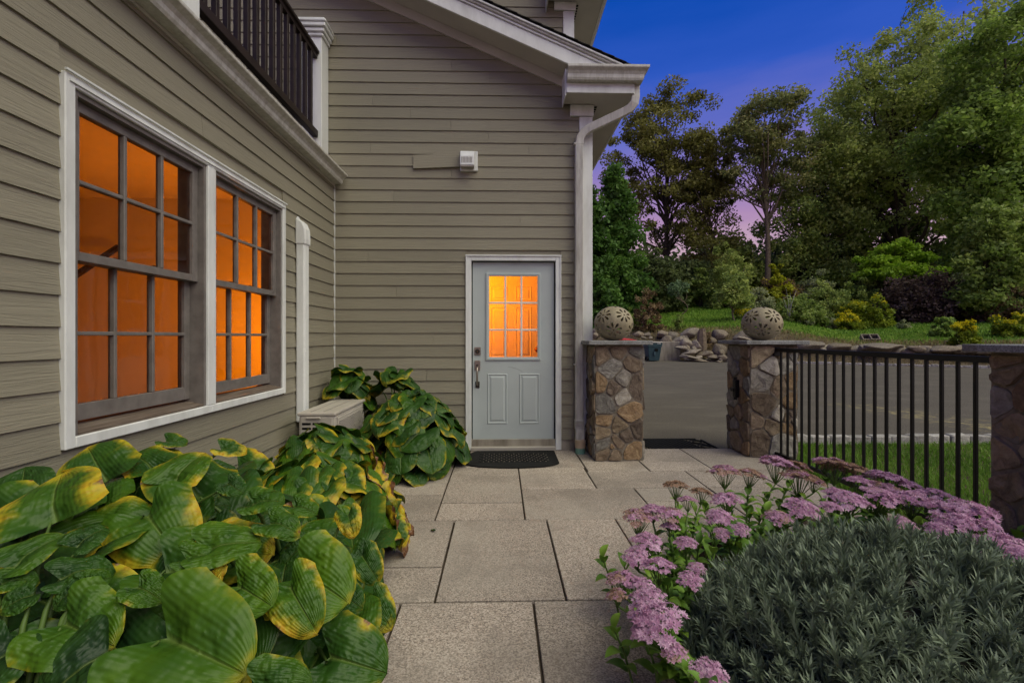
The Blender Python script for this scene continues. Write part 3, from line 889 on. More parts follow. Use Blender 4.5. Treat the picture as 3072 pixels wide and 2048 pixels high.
# corner board and its capital
box_obj("corner_board", M['white_trim'], house, 0.872, 1.018, YW - .030, YW + .14, 0.06, 3.70, 0.003)
box_obj("corner_capital", M['white_trim'], house, 0.768, 1.030, YW - .045, YW + .14, 3.703, 3.828, 0.003)
# side wall running back (faces away)
MB().box(0.86, 1.0, YW + .141, 5.99, 0.0, 3.829).box(0.86, 0.955, 6.141, 12.0, 0.0, 5.661).build("side_wall", M['siding'], house)

# ---- rake: frieze on the wall, soffit, fascia, crown
SL = 0.431
def sloped(name, m, x0, x1, zl0, zh0, y0, y1, bev=0.0, yv=None):
    """parallelogram board: at x=0.7 spans z zl0..zh0, slope SL down to +x"""
    f = lambda x, z: z - SL * (x - 0.7)
    return MB().prism([(x0, y0, f(x0, zl0)), (x1, y0, f(x1, zl0)), (x1, y0, f(x1, zh0)), (x0, y0, f(x0, zh0))], (0, y1 - y0, 0)).build(name, m, house, bevel=bev)
YR = 4.72
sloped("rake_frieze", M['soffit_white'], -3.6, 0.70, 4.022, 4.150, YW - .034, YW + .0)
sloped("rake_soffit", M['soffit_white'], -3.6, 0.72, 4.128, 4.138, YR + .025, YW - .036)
sloped("rake_fascia", M['white_trim'], -3.6, 1.06, 4.101, 4.246, YR, YR + .024, 0.002)
# crown moulding as three stepped strips
sloped("rake_crown", M['white_trim'], -3.6, 1.26, 4.248, 4.272, YR - .016, YR + .024, 0.004)
sloped("rake_crown", M['gutter_white'], -3.6, 1.28, 4.2735, 4.300, YR - .034, YR + .024, 0.008)
sloped("rake_crown", M['white_trim'], -3.6, 1.31, 4.3015, 4.322, YR - .050, YR + .024, 0.003)
roof = part_group("roof", house, (0, 5.3, 4.3))
# roof boarding then shingle courses
sl = math.hypot(1, SL)
MB().prism([(-3.6, YR - .03, 4.3235 + SL * 4.3), (1.36, YR - .03, 4.3235 - SL * 0.66), (1.36, YR - .03, 4.336 - SL * 0.66), (-3.6, YR - .03, 4.336 + SL * 4.3)], (0, 1.4, 0)).build("roof_board", M['shingle'], roof)
xx = 1.42; k = 0
while xx > -3.4:
    x1 = xx; x0 = xx - 0.19
    za = 4.3375 - SL * (x1 - 0.7); zb = 4.3375 - SL * (x0 - 0.7)
    MB().prism([(x0, YR - .062, zb), (x1, YR - .062, za), (x1, YR - .062, za + .013), (x0, YR - .062, zb + .004)], (0, 1.44, 0)).build("shingle_course", M['shingle'], roof)
    xx -= 0.125; k += 1

# ---- eave return box, soffits, gutter and downspout
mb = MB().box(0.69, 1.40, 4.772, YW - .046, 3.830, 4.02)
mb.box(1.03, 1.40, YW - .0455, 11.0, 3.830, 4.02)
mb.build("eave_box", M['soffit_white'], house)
MB().box(0.688, 1.405, 4.760, 4.7715, 3.822, 3.925).build("eave_fascia", M['white_trim'], house, bevel=0.003)
MB().box(1.4005, 1.412, 4.7725, 11.0, 3.822, 3.925).build("eave_fascia", M['white_trim'], house)
MB().prism([(0.678, 4.7725, 3.80), (0.678, 5.03, 3.80), (0.678, 5.03, 4.10), (0.678, 4.7725, 4.08)], (0.010, 0, 0)).build("return_end_board", M['white_trim'], house)
sweep_gutter("gutter", M['gutter_white'], house, [(0.69, 4.762), (1.42, 4.762), (1.42, 11.0)], [(0, -1, 0), (1, 0, 0)], kprof(3.926, 0.115, 0.135))
mb = MB()
for i in range(26):
    mb.box(1.045 + 0.0, 1.075, 5.06 + i * .05, 5.085 + i * .05, 3.822, 3.8295)
mb.build("soffit_vent", M['slot_black'], house)
ds = part_group("downspout", house, (0.86, 4.98, 0))
DXC, DYC = 0.857, 4.972
path = [(DXC, DYC, 0.30), (DXC, DYC, 3.36), (DXC + .012, DYC - .004, 3.44), (DXC + .05, DYC - .012, 3.495), (DXC + .11, DYC - .03, 3.53),
        (1.33, 4.85, 3.67), (1.385, 4.83, 3.70), (1.42, 4.815, 3.745), (1.428, 4.812, 3.80), (1.428, 4.812, 3.93)]
MB().rect_tube(path, 0.088, 0.062, up=(0, 1, 0)).build("pipe", M['gutter_white'], ds, bevel=0.006)
for i in range(5):
    xr_ = DXC - .030 + i * .015
    MB().box(xr_ - .0028, xr_ + .0028, DYC - .0345, DYC - .0312, 0.32, 3.34).build("rib", M['gutter_white'], ds)
for z in (0.95, 3.36):
    MB().box(DXC - .060, DXC + .047, DYC - .034, DYC + .036, z, z + .014).build("strap", M['gutter_white'], ds)
MB().rect_tube([(DXC, DYC - .002, 0.36), (DXC, DYC - .002, 0.30), (DXC + .004, DYC - .016, 0.24), (DXC + .004, DYC - .03, 0.12)], 0.094, 0.068).build("shoe", M['gutter_white'], ds, bevel=0.006)
for i in range(6):
    MB().box(DXC - .050, DXC + .050, DYC - .052 + i * .001, DYC + .02, 0.26 + i * .016, 0.266 + i * .016).build("crimp", M['gutter_white'], ds)
MB().lathe([(0.052, 0.0), (0.056, 0.0), (0.056, 0.055), (0.060, 0.058), (0.060, 0.085), (0.05, 0.085)], 20, (DXC + .003, DYC - .06, 0.060)).build("pipe_collar", M['pvc_beige'], ds)
MB().lathe([(0.054, 0.0), (0.054, 0.062), (0.05, 0.062)], 20, (DXC + .003, DYC - .06, -0.002)).build("drain_pipe", M['pvc_green'], ds)

# ---- upper storey set back behind the lower roof
YU = 6.0
upper = MB().box(-3.5, 0.90, YU + .001, YU + .14, 3.9, 6.9).build("upper_wall", M['siding'], house)
for n in range(0, 23):
    z0 = 4.02 + EXP * n
    vs = [(-3.0, YU, z0), (0.83, YU, z0), (0.83, YU, z0 + EXP + .02), (-3.0, YU, z0 + EXP + .02), (-3.0, YU - .019, z0), (0.83, YU - .019, z0), (0.83, YU - .006, z0 + EXP + .02), (-3.0, YU - .006, z0 + EXP + .02)]
    MB().add(vs, [(0, 1, 2, 3), (7, 6, 5, 4), (0, 4, 5, 1), (1, 5, 6, 2), (2, 6, 7, 3), (3, 7, 4, 0)]).build("siding_board", M['siding'], upper)
box_obj("corner_board", M['white_trim'], house, 0.82, 0.965, YU - .030, YU + .13, 3.95, 5.545, 0.003)
box_obj("corner_capital", M['white_trim'], house, 0.70, 0.985, YU - .045, YU + .13, 5.548, 5.66, 0.003)
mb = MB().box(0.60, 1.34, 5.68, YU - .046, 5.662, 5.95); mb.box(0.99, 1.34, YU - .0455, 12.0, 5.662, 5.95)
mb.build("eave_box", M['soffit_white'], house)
MB().box(0.585, 0.598, 5.67, YU - .03, 5.52, 5.98).build("return_end_board", M['white_trim'], house)
MB().box(1.3405, 1.352, 5.66, 12.0, 5.640, 5.76).build("eave_fascia", M['white_trim'], house)
mb = MB()
for i in range(16): mb.box(1.0, 1.03, 6.02 + i * .05, 6.045 + i * .05, 5.654, 5.6615)
mb.build("soffit_vent", M['slot_black'], house)
sweep_gutter("gutter", M['gutter_white'], house, [(0.60, 5.668), (1.354, 5.668), (1.354, 12.0)], [(0, -1, 0), (1, 0, 0)], kprof(5.765, 0.10, 0.12))
MB().prism([(-3.5, 5.65, 7.75), (1.42, 5.65, 5.90), (1.42, 5.65, 5.94), (-3.5, 5.65, 7.79)], (0, 6.4, 0)).build("upper_roof", M['shingle'], house)

# ---- side door
door = part_group("door", house, (0.14, YW, 0))
yc = YW - .026
def dbox(name, m, x0, x1, y0, y1, z0, z1, bev=0.003): return MB().box(x0, x1, y0, y1, z0, z1).build(name, m, door, bevel=bev)
dbox("casing", M['white_trim'], DX0, DX0 + .058, yc, YW + .10, 0.005, DZ1)
dbox("casing", M['white_trim'], DX1 - .058, DX1, yc, YW + .10, 0.005, DZ1)
dbox("casing", M['white_trim'], DX0 + .0585, DX1 - .0585, yc, YW + .10, DZ1 - .058, DZ1)
dbox("casing_bead", M['white_trim'], DX0 - .006, DX1 + .006, yc - .012, yc - .001, DZ1 - .012, DZ1 + .004, 0.002)
dbox("casing_bead", M['white_trim'], DX0 - .004, DX0 + .010, yc - .010, yc - .001, 0.01, DZ1 - .013, 0.002)
dbox("casing_bead", M['white_trim'], DX1 - .010, DX1 + .004, yc - .010, yc - .001, 0.01, DZ1 - .013, 0.002)
sx0, sx1, sz0, sz1 = -0.314, 0.594, 0.062, 2.090
yd = YW + .030
dbox("weather_strip", M['slot_black'], DX0 + .0585, sx0 - .001, yd + .005, yd + .06, 0.03, DZ1 - .06, 0)
dbox("weather_strip", M['slot_black'], sx1 + .001, DX1 - .0585, yd + .005, yd + .06, 0.03, DZ1 - .06, 0)
dbox("weather_strip", M['slot_black'], sx0 - .001, sx1 + .001, yd + .004, yd + .06, sz1 + .0005, DZ1 - .0585, 0)
gx0, gx1, gz0, gz1 = -0.131, 0.410, 1.035, 1.940
mb = MB()
for (a, b_, c, d) in ((sx0, gx0 - .01, sz0, sz1), (gx1 + .01, sx1, sz0, sz1), (gx0 - .01, gx1 + .01, gz1 + .01, sz1), (gx0 - .01, gx1 + .01, sz0, gz0 - .01)):
    mb.box(a, b_, yd, yd + .045, c, d)
mb.build("slab", M['door_paint'], door)
def ring(name, m, x0, x1, z0, z1, w, y0, y1, bev=0.004):
    mb = MB()
    o = [(x0, z0), (x1, z0), (x1, z1), (x0, z1)]; i_ = [(x0 + w, z0 + w), (x1 - w, z0 + w), (x1 - w, z1 - w), (x0 + w, z1 - w)]
    vs = [(a, y0 + .004, b_) for a, b_ in o] + [(a, y0, b_) for a, b_ in [(x0 + w * .4, z0 + w * .4), (x1 - w * .4, z0 + w * .4), (x1 - w * .4, z1 - w * .4), (x0 + w * .4, z1 - w * .4)]] + [(a, y0 + .006, b_) for a, b_ in i_] + [(a, y1, b_) for a, b_ in o] + [(a, y1, b_) for a, b_ in i_]
    fs = []
    for k in range(4):
        n_ = (k + 1) % 4
        fs += [(k, n_, 4 + n_, 4 + k), (4 + k, 4 + n_, 8 + n_, 8 + k), (12 + k, 12 + n_, n_, k), (8 + k, 8 + n_, 16 + n_, 16 + k), (16 + k, 16 + n_, 12 + n_, 12 + k)]
    return mb.add(vs, fs).build(name, m, door)
ring("glass_frame", M['door_paint'], gx0 - .036, gx1 + .036, gz0 - .037, gz1 + .033, 0.036, yd - .016, yd + .02)
wx, wz = (gx1 - gx0) / 3, (gz1 - gz0) / 3
for k in (1, 2):
    dbox("muntin", M['white_trim'], gx0 + wx * k - .010, gx0 + wx * k + .010, yd - .010, yd + .012, gz0 + .001, gz1 - .001)
for j in (1, 2):
    for k in range(3):
        dbox("muntin", M['white_trim'], gx0 + wx * k + (.0105 if k else .001), gx0 + wx * (k + 1) - (.0105 if k < 2 else .001), yd - .0095, yd + .012, gz0 + wz * j - .010, gz0 + wz * j + .010)
for j in range(3):
    for k in range(3):
        me = raw_mesh("pane", [(gx0 + wx * k, yd + .014, gz0 + wz * j), (gx0 + wx * (k + 1), yd + .014, gz0 + wz * j), (gx0 + wx * (k + 1), yd + .014, gz0 + wz * (j + 1)), (gx0 + wx * k, yd + .014, gz0 + wz * (j + 1))], [(3, 2, 1, 0)], M['glass'])
        link_mesh("pane", me, door)
def raised_panel(parent, m, x0, x1, z0, z1, y, s=1.0):
    """embossed panel: outer bead, sunk ring, raised field"""
    lv = [(0, 0.0), (.010, -.006), (.020, .0005), (.030, .0005), (.046, -.006)]
    mb = MB(); vs = []; fs = []
    for d, o in lv:
        d *= s
        vs += [(x0 + d, y + o * s, z0 + d), (x1 - d, y + o * s, z0 + d), (x1 - d, y + o * s, z1 - d), (x0 + d, y + o * s, z1 - d)]
    for i in range(len(lv) - 1):
        for k in range(4):
            n_ = (k + 1) % 4
            fs.append((i * 4 + k, i * 4 + n_, i * 4 + 4 + n_, i * 4 + 4 + k))
    e = (len(lv) - 1) * 4
    fs.append((e, e + 1, e + 2, e + 3))
    return mb.add(vs, fs).build("panel", m, parent, fix=False)
raised_panel(door, M['door_paint'], -0.152, 0.073, 0.288, 0.850, yd - .0015)
raised_panel(door, M['door_paint'], 0.204, 0.433, 0.288, 0.850, yd - .0015)
dbox("bottom_sweep", M['slot_black'], sx0, sx1, yd + .004, yd + .05, 0.046, 0.0615, 0)
dbox("threshold", M['unit_cream'], DX0 + .059, DX1 - .059, YW - .055, yd + .05, 0.004, 0.045, 0.006)
for i in range(3): dbox("threshold_groove", M['unit_cream'], DX0 + .060, DX1 - .060, YW - .059, YW - .0555, 0.010 + i * .012, 0.017 + i * .012, 0)
# lock set
dbox("lock_plate", M['nickel'], -0.296, -0.226, yd - .012, yd - .001, 1.056, 1.145)
MB().add(*[(lambda vv, ff: (vv, ff))([(-0.261 + .027 * math.cos(a * math.pi / 8), yd - .0125 - .012 * t, 1.098 + .027 * math.sin(a * math.pi / 8)) for t in (0, 1) for a in range(16)],
        [tuple(range(16))[::-1], tuple(range(16, 32))] + [(a, (a + 1) % 16, 16 + (a + 1) % 16, 16 + a) for a in range(16)])][0]).build("lock_cylinder", M['dark_metal'], door, bevel=0.003)
dbox("key_slot", M['brass'], -0.2635, -0.2585, yd - .0275, yd - .0255, 1.088, 1.104, 0)
dbox("handle_plate", M['nickel'], -0.294, -0.230, yd - .014, yd - .001, 0.885, 0.996)
dbox("thumb_latch", M['dark_metal'], -0.274, -0.250, yd - .050, yd - .0145, 0.940, 0.952)
MB().tube([(-0.262, yd - .014, 0.925), (-0.262, yd - .048, 0.915), (-0.262, yd - .055, 0.86), (-0.262, yd - .055, 0.77), (-0.262, yd - .040, 0.735), (-0.262, yd - .006, 0.725)], 0.0105, 10).build("handle", M['nickel'], door, smooth=True)
dbox("handle_base", M['dark_metal'], -0.283, -0.237, yd - .010, yd - .001, 0.690, 0.762)
# long scratch in the paint
MB().prism([(0.083, yd - .0012, 0.928), (0.17, yd - .0012, 0.908), (0.243, yd - .0012, 0.872), (0.243, yd - .0012, 0.8705), (0.17, yd - .0012, 0.9055), (0.083, yd - .0012, 0.9265)], (0, 0.0007, 0)).build("scratch", M['dark_metal'], door)

# ---- vestibule behind the side door
ves = part_group("vestibule", house, (0.14, 5.6, 0))
room_walls(ves, -0.62, 0.95, 5.205, 6.16, 0.05, 2.42, 'blr', M['cream_wall'], M['floor_wood'])
yi = 6.10
MB().box(-0.27, 0.545, yi, yi + .04, 0.06, 2.09).build("inner_door", M['cream_door'], ves)
for (x0, x1) in ((-0.14, 0.085), (0.19, 0.415)):
    for (z0, z1) in ((1.74, 1.94), (0.98, 1.66), (0.3, 0.86)):
        raised_panel(ves, M['cream_door'], x0, x1, z0, z1, yi - .0015, 1.1)
for (x0, x1, z0, z1) in ((-0.35, -0.28, 0.06, 2.17), (0.555, 0.625, 0.06, 2.17), (-0.28, 0.555, 2.10, 2.17)):
    MB().box(x0, x1, yi - .012, yi + .04, z0, z1).build("door_trim", M['cream_door'], ves, bevel=0.003)
MB().lathe([(0.012, 0), (0.012, 0.03), (0.028, 0.04), (0.033, 0.055), (0.026, 0.072), (0.004, 0.078)], 16).build("door_knob", M['brass'], ves, smooth=True)
_k = bpy.data.objects[ves.children[-1].name] if ves.children else None
_kb = [o for o in bpy.data.objects if o.name.startswith("door_knob")][0]
_kb.matrix_basis = Matrix.Translation((0.478, yi, 1.09)) @ Matrix.Rotation(R(90), 4, 'X')
lamp("vestibule_lamp", (-0.46, 5.40, 1.85), 22.0, (1.0, 0.235, 0.0), 0.06)

# ---- balcony railing on the wing roof
rail = part_group("railing", house, (-1.95, 3.9, 3.3))
XR = -1.955
def post(y0, y1):
    MB().box(-2.10, -1.89, y0, y1, 2.986, 4.50).build("post", M['white_trim'], rail, bevel=0.004)
    for i, (e, za, zb) in enumerate(((.020, 4.42, 4.455), (.036, 4.456, 4.50), (.056, 4.501, 4.545), (.066, 4.546, 4.575), (.045, 4.576, 4.60))):
        MB().box(-2.10 - e, -1.89 + e, y0 - e, min(y1 + e, YW - .022), za, zb).build("post_cap", M['white_trim'], rail, bevel=0.008)
post(4.845, 5.036); post(2.70, 2.905)
for (ya, yb) in ((2.9055, 4.8445), (0.4, 2.6995)):
    MB().box(XR - .045, XR + .045, ya, yb, 4.235, 4.27).build("top_rail", M['rail_brown'], rail, bevel=0.006)
    MB().box(XR - .022, XR + .022, ya, yb, 4.19, 4.2345).build("top_rail", M['rail_brown'], rail)
    MB().box(XR - .030, XR + .030, ya, yb, 3.36, 3.43).build("bottom_rail", M['rail_brown'], rail, bevel=0.004)
    n = 15 if ya > 2 else 17
    for k in range(1, n):
        yy = ya + (yb - ya) * k / n
        MB().box(XR - .019, XR + .019, yy - .019, yy + .019, 3.4305, 4.1895).build("baluster", M['rail_brown'], rail, bevel=0.002)

# ---- exhaust hood on the gable wall
vent = thing("vent_hood", "white plastic exhaust hood on the clapboard above the door", "vent", (-0.35, YW - .02, 3.08))
vx0, vx1, vz0, vz1 = -0.448, -0.255, 3.083, 3.300
MB().box(vx0, vx1, YW - .044, YW - .008, vz0, vz1).build("mounting_plate", M['white_trim'], vent, bevel=0.004)
hx0, hx1 = vx0 + .006, vx1 - .034
prof = [(YW - .045, vz1 - .008), (YW - .075, vz1 - .010), (YW - .105, vz1 - .035), (YW - .122, vz1 - .08), (YW - .128, vz0 + .035), (YW - .045, vz0 + .035)]
MB().prism([(hx0, a, b_) for a, b_ in prof], (hx1 - hx0, 0, 0)).build("hood", M['white_trim'], vent, bevel=0.004)
for i in range(8):
    xa = hx0 + .017 + i * .0155
    MB().box(xa, xa + .006, YW - .131, YW - .1245, vz0 + .062, vz0 + .125).build("hood_slot", M['unit_grey'], vent)
MB().box(hx0 + .006, hx1 - .006, YW - .122, YW - .05, vz0 + .020, vz0 + .0345).build("hood_flap", M['unit_grey'], vent)

# ---- line-set cover up the wing wall
lc = thing("line_cover", "white plastic pipe cover running up the wall from the cooling unit", "pipe cover", (-1.78, 4.13, 0.55))
MB().box(XW + .018, XW + .098, 4.085, 4.185, 0.50, 2.105).build("duct", M['white_trim'], lc, bevel=0.014, seg=2)
pr = [(XW + .016, 2.08), (XW + .106, 2.08), (XW + .110, 2.13), (XW + .104, 2.22), (XW + .082, 2.275), (XW + .040, 2.31), (XW + .016, 2.315)]
MB().prism([(a, 4.078, b_) for a, b_ in pr], (0, 0.114, 0)).build("wall_inlet", M['white_trim'], lc, bevel=0.012, seg=2)
MB().prism([(XW + .0165, 4.10, 2.316), (XW + .022, 4.10, 2.316), (XW + .022, 4.118, 2.335), (XW + .022, 4.152, 2.335), (XW + .022, 4.17, 2.316)][0:1] + [(XW + .0165, 4.118, 2.336), (XW + .0165, 4.152, 2.336), (XW + .0165, 4.17, 2.316)], (0.006, 0, 0)).build("fixing_tab", M['white_trim'], lc)

# ---- cooling unit
ac = thing("cooling_unit", "cream outdoor air conditioner with ribbed front grille among the hostas", "air conditioner", (-1.5, 4.2, 0))
ax0, ax1, ay0, ay1, az0, az1 = -1.665, -1.365, 3.775, 4.60, 0.09, 0.622
MB().box(ax0, ax1, ay0, ay1, az0, az1).build("body", M['unit_cream'], ac, bevel=0.028, seg=2)
MB().box(ax0 - .006, ax1 + .006, ay0 - .006, ay1 + .006, az1 - .014, az1 + .016).build("top_panel", M['unit_cream'], ac, bevel=0.010, seg=2)
for xk in (ax0 + .085, ax0 + .19):
    MB().box(xk, xk + .012, ay0 + .04, ay1 - .02, az1 + .0165, az1 + .020).build("top_rib", M['unit_grey'], ac)
MB().box(ax1 + .0005, ax1 + .008, ay0 + .055, ay1 - .115, az0 + .05, az1 - .035).build("grille", M['unit_cream'], ac, bevel=0.006)
mb = MB()
for i in range(30):
    z = az0 + .065 + i * .0136
    mb.box(ax1 + .0082, ax1 + .0135, ay0 + .075, ay1 - .135, z, z + .0062)
mb.build("grille_ribs", M['unit_grey'], ac)
mb = MB()
for i in range(12):
    z = az1 - .085 - i * .038
    for (xa, xb) in ((ax0 + .035, ax0 + .105), (ax0 + .120, ax0 + .205)):
        MB().box(xa, xb, ay0 - .0035, ay0 + .01, z, z + .017).build("side_louvre", M['slot_black'], ac)
MB().box(ax0 + .07, ax0 + .19, ay0 - .020, ay0 - .0065, az1 - .034, az1 - .018).build("hand_grip", M['unit_cream'], ac, bevel=0.004)
for dz in (0.0,):
    cy_, cz_ = ay1 - .055, az1 - .085
    w, h = 0.017, 0.030
    xs_ = ax1 + .0012
    def rhomb(a, b_, c, d): return [(xs_, a[0], a[1]), (xs_, b_[0], b_[1]), (xs_, c[0], c[1]), (xs_, d[0], d[1])]
    ds_ = [rhomb((cy_, cz_), (cy_ + w, cz_ + h), (cy_, cz_ + 2 * h), (cy_ - w, cz_ + h)),
           rhomb((cy_, cz_), (cy_ - w, cz_ - h * .05), (cy_ - 2 * w, cz_ - h), (cy_ - w * 1.0, cz_ - h)),
           rhomb((cy_, cz_), (cy_ + w, cz_ - h), (cy_ + 2 * w, cz_ - h), (cy_ + w, cz_ - h * .05))]
    mb = MB()
    for d_ in ds_: mb.prism(d_, (0.0015, 0, 0))
    mb.build("emblem", M['logo_grey'], ac)
MB().box(ax1 + .0008, ax1 + .0018, ay1 - .082, ay1 - .028, az1 - .215, az1 - .145).build("rating_label", M['unit_grey'], ac)
for yy in (ay0 + .12, ay1 - .16):
    MB().box(ax0 - .01, ax1 + .02, yy, yy + .05, -0.005, az0 + .002).build("foot", M['unit_grey'], ac)

# ================================================================== door mats
def half_mat():
    m_ = thing("door_mat", "black rubber half-round mat with holes in front of the side door", "door mat", (0.12, 4.7, 0.004))
    y1 = 4.985; x0, x1 = -0.36, 0.585
    outl = [(x0 + .10, y1), (x1 - .005, y1), (x1, y1 - .02), (x1 - .005, 4.50)]
    for k in range(1, 12):
        a = math.pi * k / 12
        outl.append((0.11 + 0.46 * math.cos(a), 4.505 - 0.16 * math.sin(a) * 1.0))
    outl += [(x0, 4.52), (x0 - .005, 4.70), (x0 + .04, 4.90)]
    MB().prism([(a, b_, 0.0035) for a, b_ in outl], (0, 0, 0.012)).build("base", M['rubber'], m_, bevel=0.003)
    mb = MB(); mb2 = MB()
    for j in range(7):
        for i in range(13):
            x = -0.20 + i * 0.052 + (0.026 if j % 2 else 0); y = 4.55 + j * 0.048
            if x > 0.47: continue
            mb.prism([(x - .024, y, 0.0157), (x, y - .024, 0.0157), (x + .024, y, 0.0157), (x, y + .024, 0.0157)], (0, 0, 0.004))
            mb2.box(x + .020, x + .032, y - .006, y + .006, 0.0157, 0.0172)
    o = mb.build("stud_pattern", M['rubber'], m_); o["kind"] = "stuff"
    o = mb2.build("hole_pattern", M['granite'], m_); o["kind"] = "stuff"
half_mat()
def scroll_mat():
    m_ = thing("door_mat", "black openwork rubber mat with scrolled ends lying on the drive in the gateway", "door mat", (2.02, 5.35, -0.03))
    x0, x1, y0, y1 = 1.50, 2.50, 5.115, 5.66
    mb = MB()
    z0, z1 = -0.028, -0.012
    for (a, b_, c, d) in ((x0, x1, y0, y0 + .022), (x0 + .06, x1 - .06, y1 - .022, y1), (x0, x0 + .022, y0 + .023, y1 - .06), (x1 - .022, x1, y0 + .023, y1 - .06)):
        mb.box(a, b_, c, d, z0, z1)
    mb.build("rim", M['rubber'], m_, bevel=0.003)
    mb = MB()
    cx, cy_ = (x0 + x1) / 2, (y0 + y1) / 2
    for k in range(-7, 8):
        for s in (-1, 1):
            c = cx + k * 0.06
            p, q = Vector((c - s * .24, y0 + .02, -0.02)), Vector((c + s * .24, y1 - .02, -0.02))
            def clampx(a, b_):
                lo, hi = x0 + .2, x1 - .2
                pts = []
                for P_, Q_ in ((a, b_), (b_, a)):
                    if P_.x < lo and Q_.x > lo: t = (lo - P_.x) / (Q_.x - P_.x); P_ = P_ + (Q_ - P_) * t
                    if P_.x > hi and Q_.x < hi: t = (hi - P_.x) / (Q_.x - P_.x); P_ = P_ + (Q_ - P_) * t
                    pts.append(P_)
                return pts
            pts = clampx(p, q)
            mb.tube(pts, 0.007, 5)
    for ex in (x0 + .11, x1 - .11):
        for ey in (y0 + .14, y1 - .17):
            for rr_ in (0.085, 0.05):
                mb.tube([(ex + rr_ * math.cos(a * math.pi / 8), ey + rr_ * 1.2 * math.sin(a * math.pi / 8), -0.02) for a in range(15)], 0.007, 5)
    mb.build("lattice", M['rubber'], m_)
scroll_mat()
# ================================================================== STONE PILLARS
def clip_poly(poly, a, b, c):
    """keep a*x+b*y<=c"""
    out = []
    n = len(poly)
    for i in range(n):
        p, q = poly[i], poly[(i + 1) % n]
        dp, dq = a * p[0] + b * p[1] - c, a * q[0] + b * q[1] - c
        if dp <= 0: out.append(p)
        if dp * dq < 0:
            t = dp / (dp - dq)
            out.append((p[0] + (q[0] - p[0]) * t, p[1] + (q[1] - p[1]) * t))
    return out
def voronoi_cells(w, h, seed, mind):
    r = random.Random(seed)
    pts = []
    for _ in range(4000):
        p = (r.uniform(0.03, w - 0.03), r.uniform(0.03, h - 0.03))
        md = mind * (0.72 + 0.9 * mnoise.noise(Vector((p[0] * 6 + seed, p[1] * 4, seed))) + 0.25 * r.random())
        if all(((p[0] - q[0]) * 1.0) ** 2 + ((p[1] - q[1]) * 1.1) ** 2 > max(md, q[2]) ** 2 * 0.9 for q in pts):
            pts.append((p[0], p[1], md))
    cells = []
    for i, p in enumerate(pts):
        poly = [(0, 0), (w, 0), (w, h), (0, h)]
        for j, q in enumerate(pts):
            if i == j: continue
            a, b = q[0] - p[0], q[1] - p[1]
            # weighted bisector: bigger stones keep more ground
            f = 0.5 + 0.18 * (p[2] - q[2]) / (p[2] + q[2])
            mx, my = p[0] + a * f, p[1] + b * f
            poly = clip_poly(poly, a, b, a * mx + b * my)
            if len(poly) < 3: break
        if len(poly) >= 3: cells.append(poly)
    return cells
def inset(poly, d):
    cx = sum(p[0] for p in poly) / len(poly); cy = sum(p[1] for p in poly) / len(poly)
    out = list(poly)
    n = len(poly)
    area = sum(poly[i][0] * poly[(i + 1) % n][1] - poly[(i + 1) % n][0] * poly[i][1] for i in range(n))
    res = [(p[0], p[1]) for p in poly]
    for i in range(n):
        p, q = poly[i], poly[(i + 1) % n]
        ex, ey = q[0] - p[0], q[1] - p[1]
        L = math.hypot(ex, ey)
        if L < 1e-6: continue
        nx, ny = ey / L, -ex / L
        if area < 0: nx, ny = -nx, -ny
        res = clip_poly(res, nx, ny, nx * p[0] + ny * p[1] - d)
        if len(res) < 3: return None
    return res
def chaikin(poly, k=0.22):
    out = []
    n = len(poly)
    for i in range(n):
        p, q = poly[i], poly[(i + 1) % n]
        out.append((p[0] * (1 - k) + q[0] * k, p[1] * (1 - k) + q[1] * k))
        out.append((p[0] * k + q[0] * (1 - k), p[1] * k + q[1] * (1 - k)))
    return out
SMATS = ['stone_brown', 'stone_brown', 'stone_grey', 'stone_tan', 'stone_tan', 'stone_dark', 'stone_orange', 'stone_pale', 'stone_grey', 'stone_brown']
def stone_mesh(poly, origin, ux, nrm, r, m):
    """poly in face coords (u along ux, v = z) -> rounded stone standing proud along nrm"""
    poly = chaikin(poly, 0.15)
    n = len(poly)
    cx = sum(p[0] for p in poly) / n; cy = sum(p[1] for p in poly) / n
    proud = r.uniform(0.006, 0.024)
    levels = [(1.0, -0.02), (0.995, proud * 0.55), (0.965, proud * 0.95), (0.72, proud * 1.05), (0.36, proud)]
    vs = []; fs = []
    tx, ty = r.uniform(-.12, .12), r.uniform(-.12, .12)
    for li, (s, o) in enumerate(levels):
        for k, p in enumerate(poly):
            u = cx + (p[0] - cx) * s; v = cy + (p[1] - cy) * s
            j = 0.0
            if li >= 2:
                j = 0.013 * mnoise.noise(Vector((u * 14, v * 14, r.random() * 0.01 + cx * 9))) + tx * (u - cx) * .5 + ty * (v - cy) * .5
            elif li == 1:
                u += 0.003 * mnoise.noise(Vector((u * 40, v * 40, 1.0))); v += 0.003 * mnoise.noise(Vector((u * 40, v * 40, 7.0)))
            vs.append(Vector(origin) + Vector(ux) * u + Vector((0, 0, 1)) * v + Vector(nrm) * (o + j))
    for li in range(len(levels) - 1):
        for k in range(n):
            a, b = li * n + k, li * n + (k + 1) % n
            fs.append((a, b, b + n, a + n))
    e = (len(levels) - 1) * n
    fs.append(tuple(e + k for k in range(n)))
    return MB().add(vs, fs)
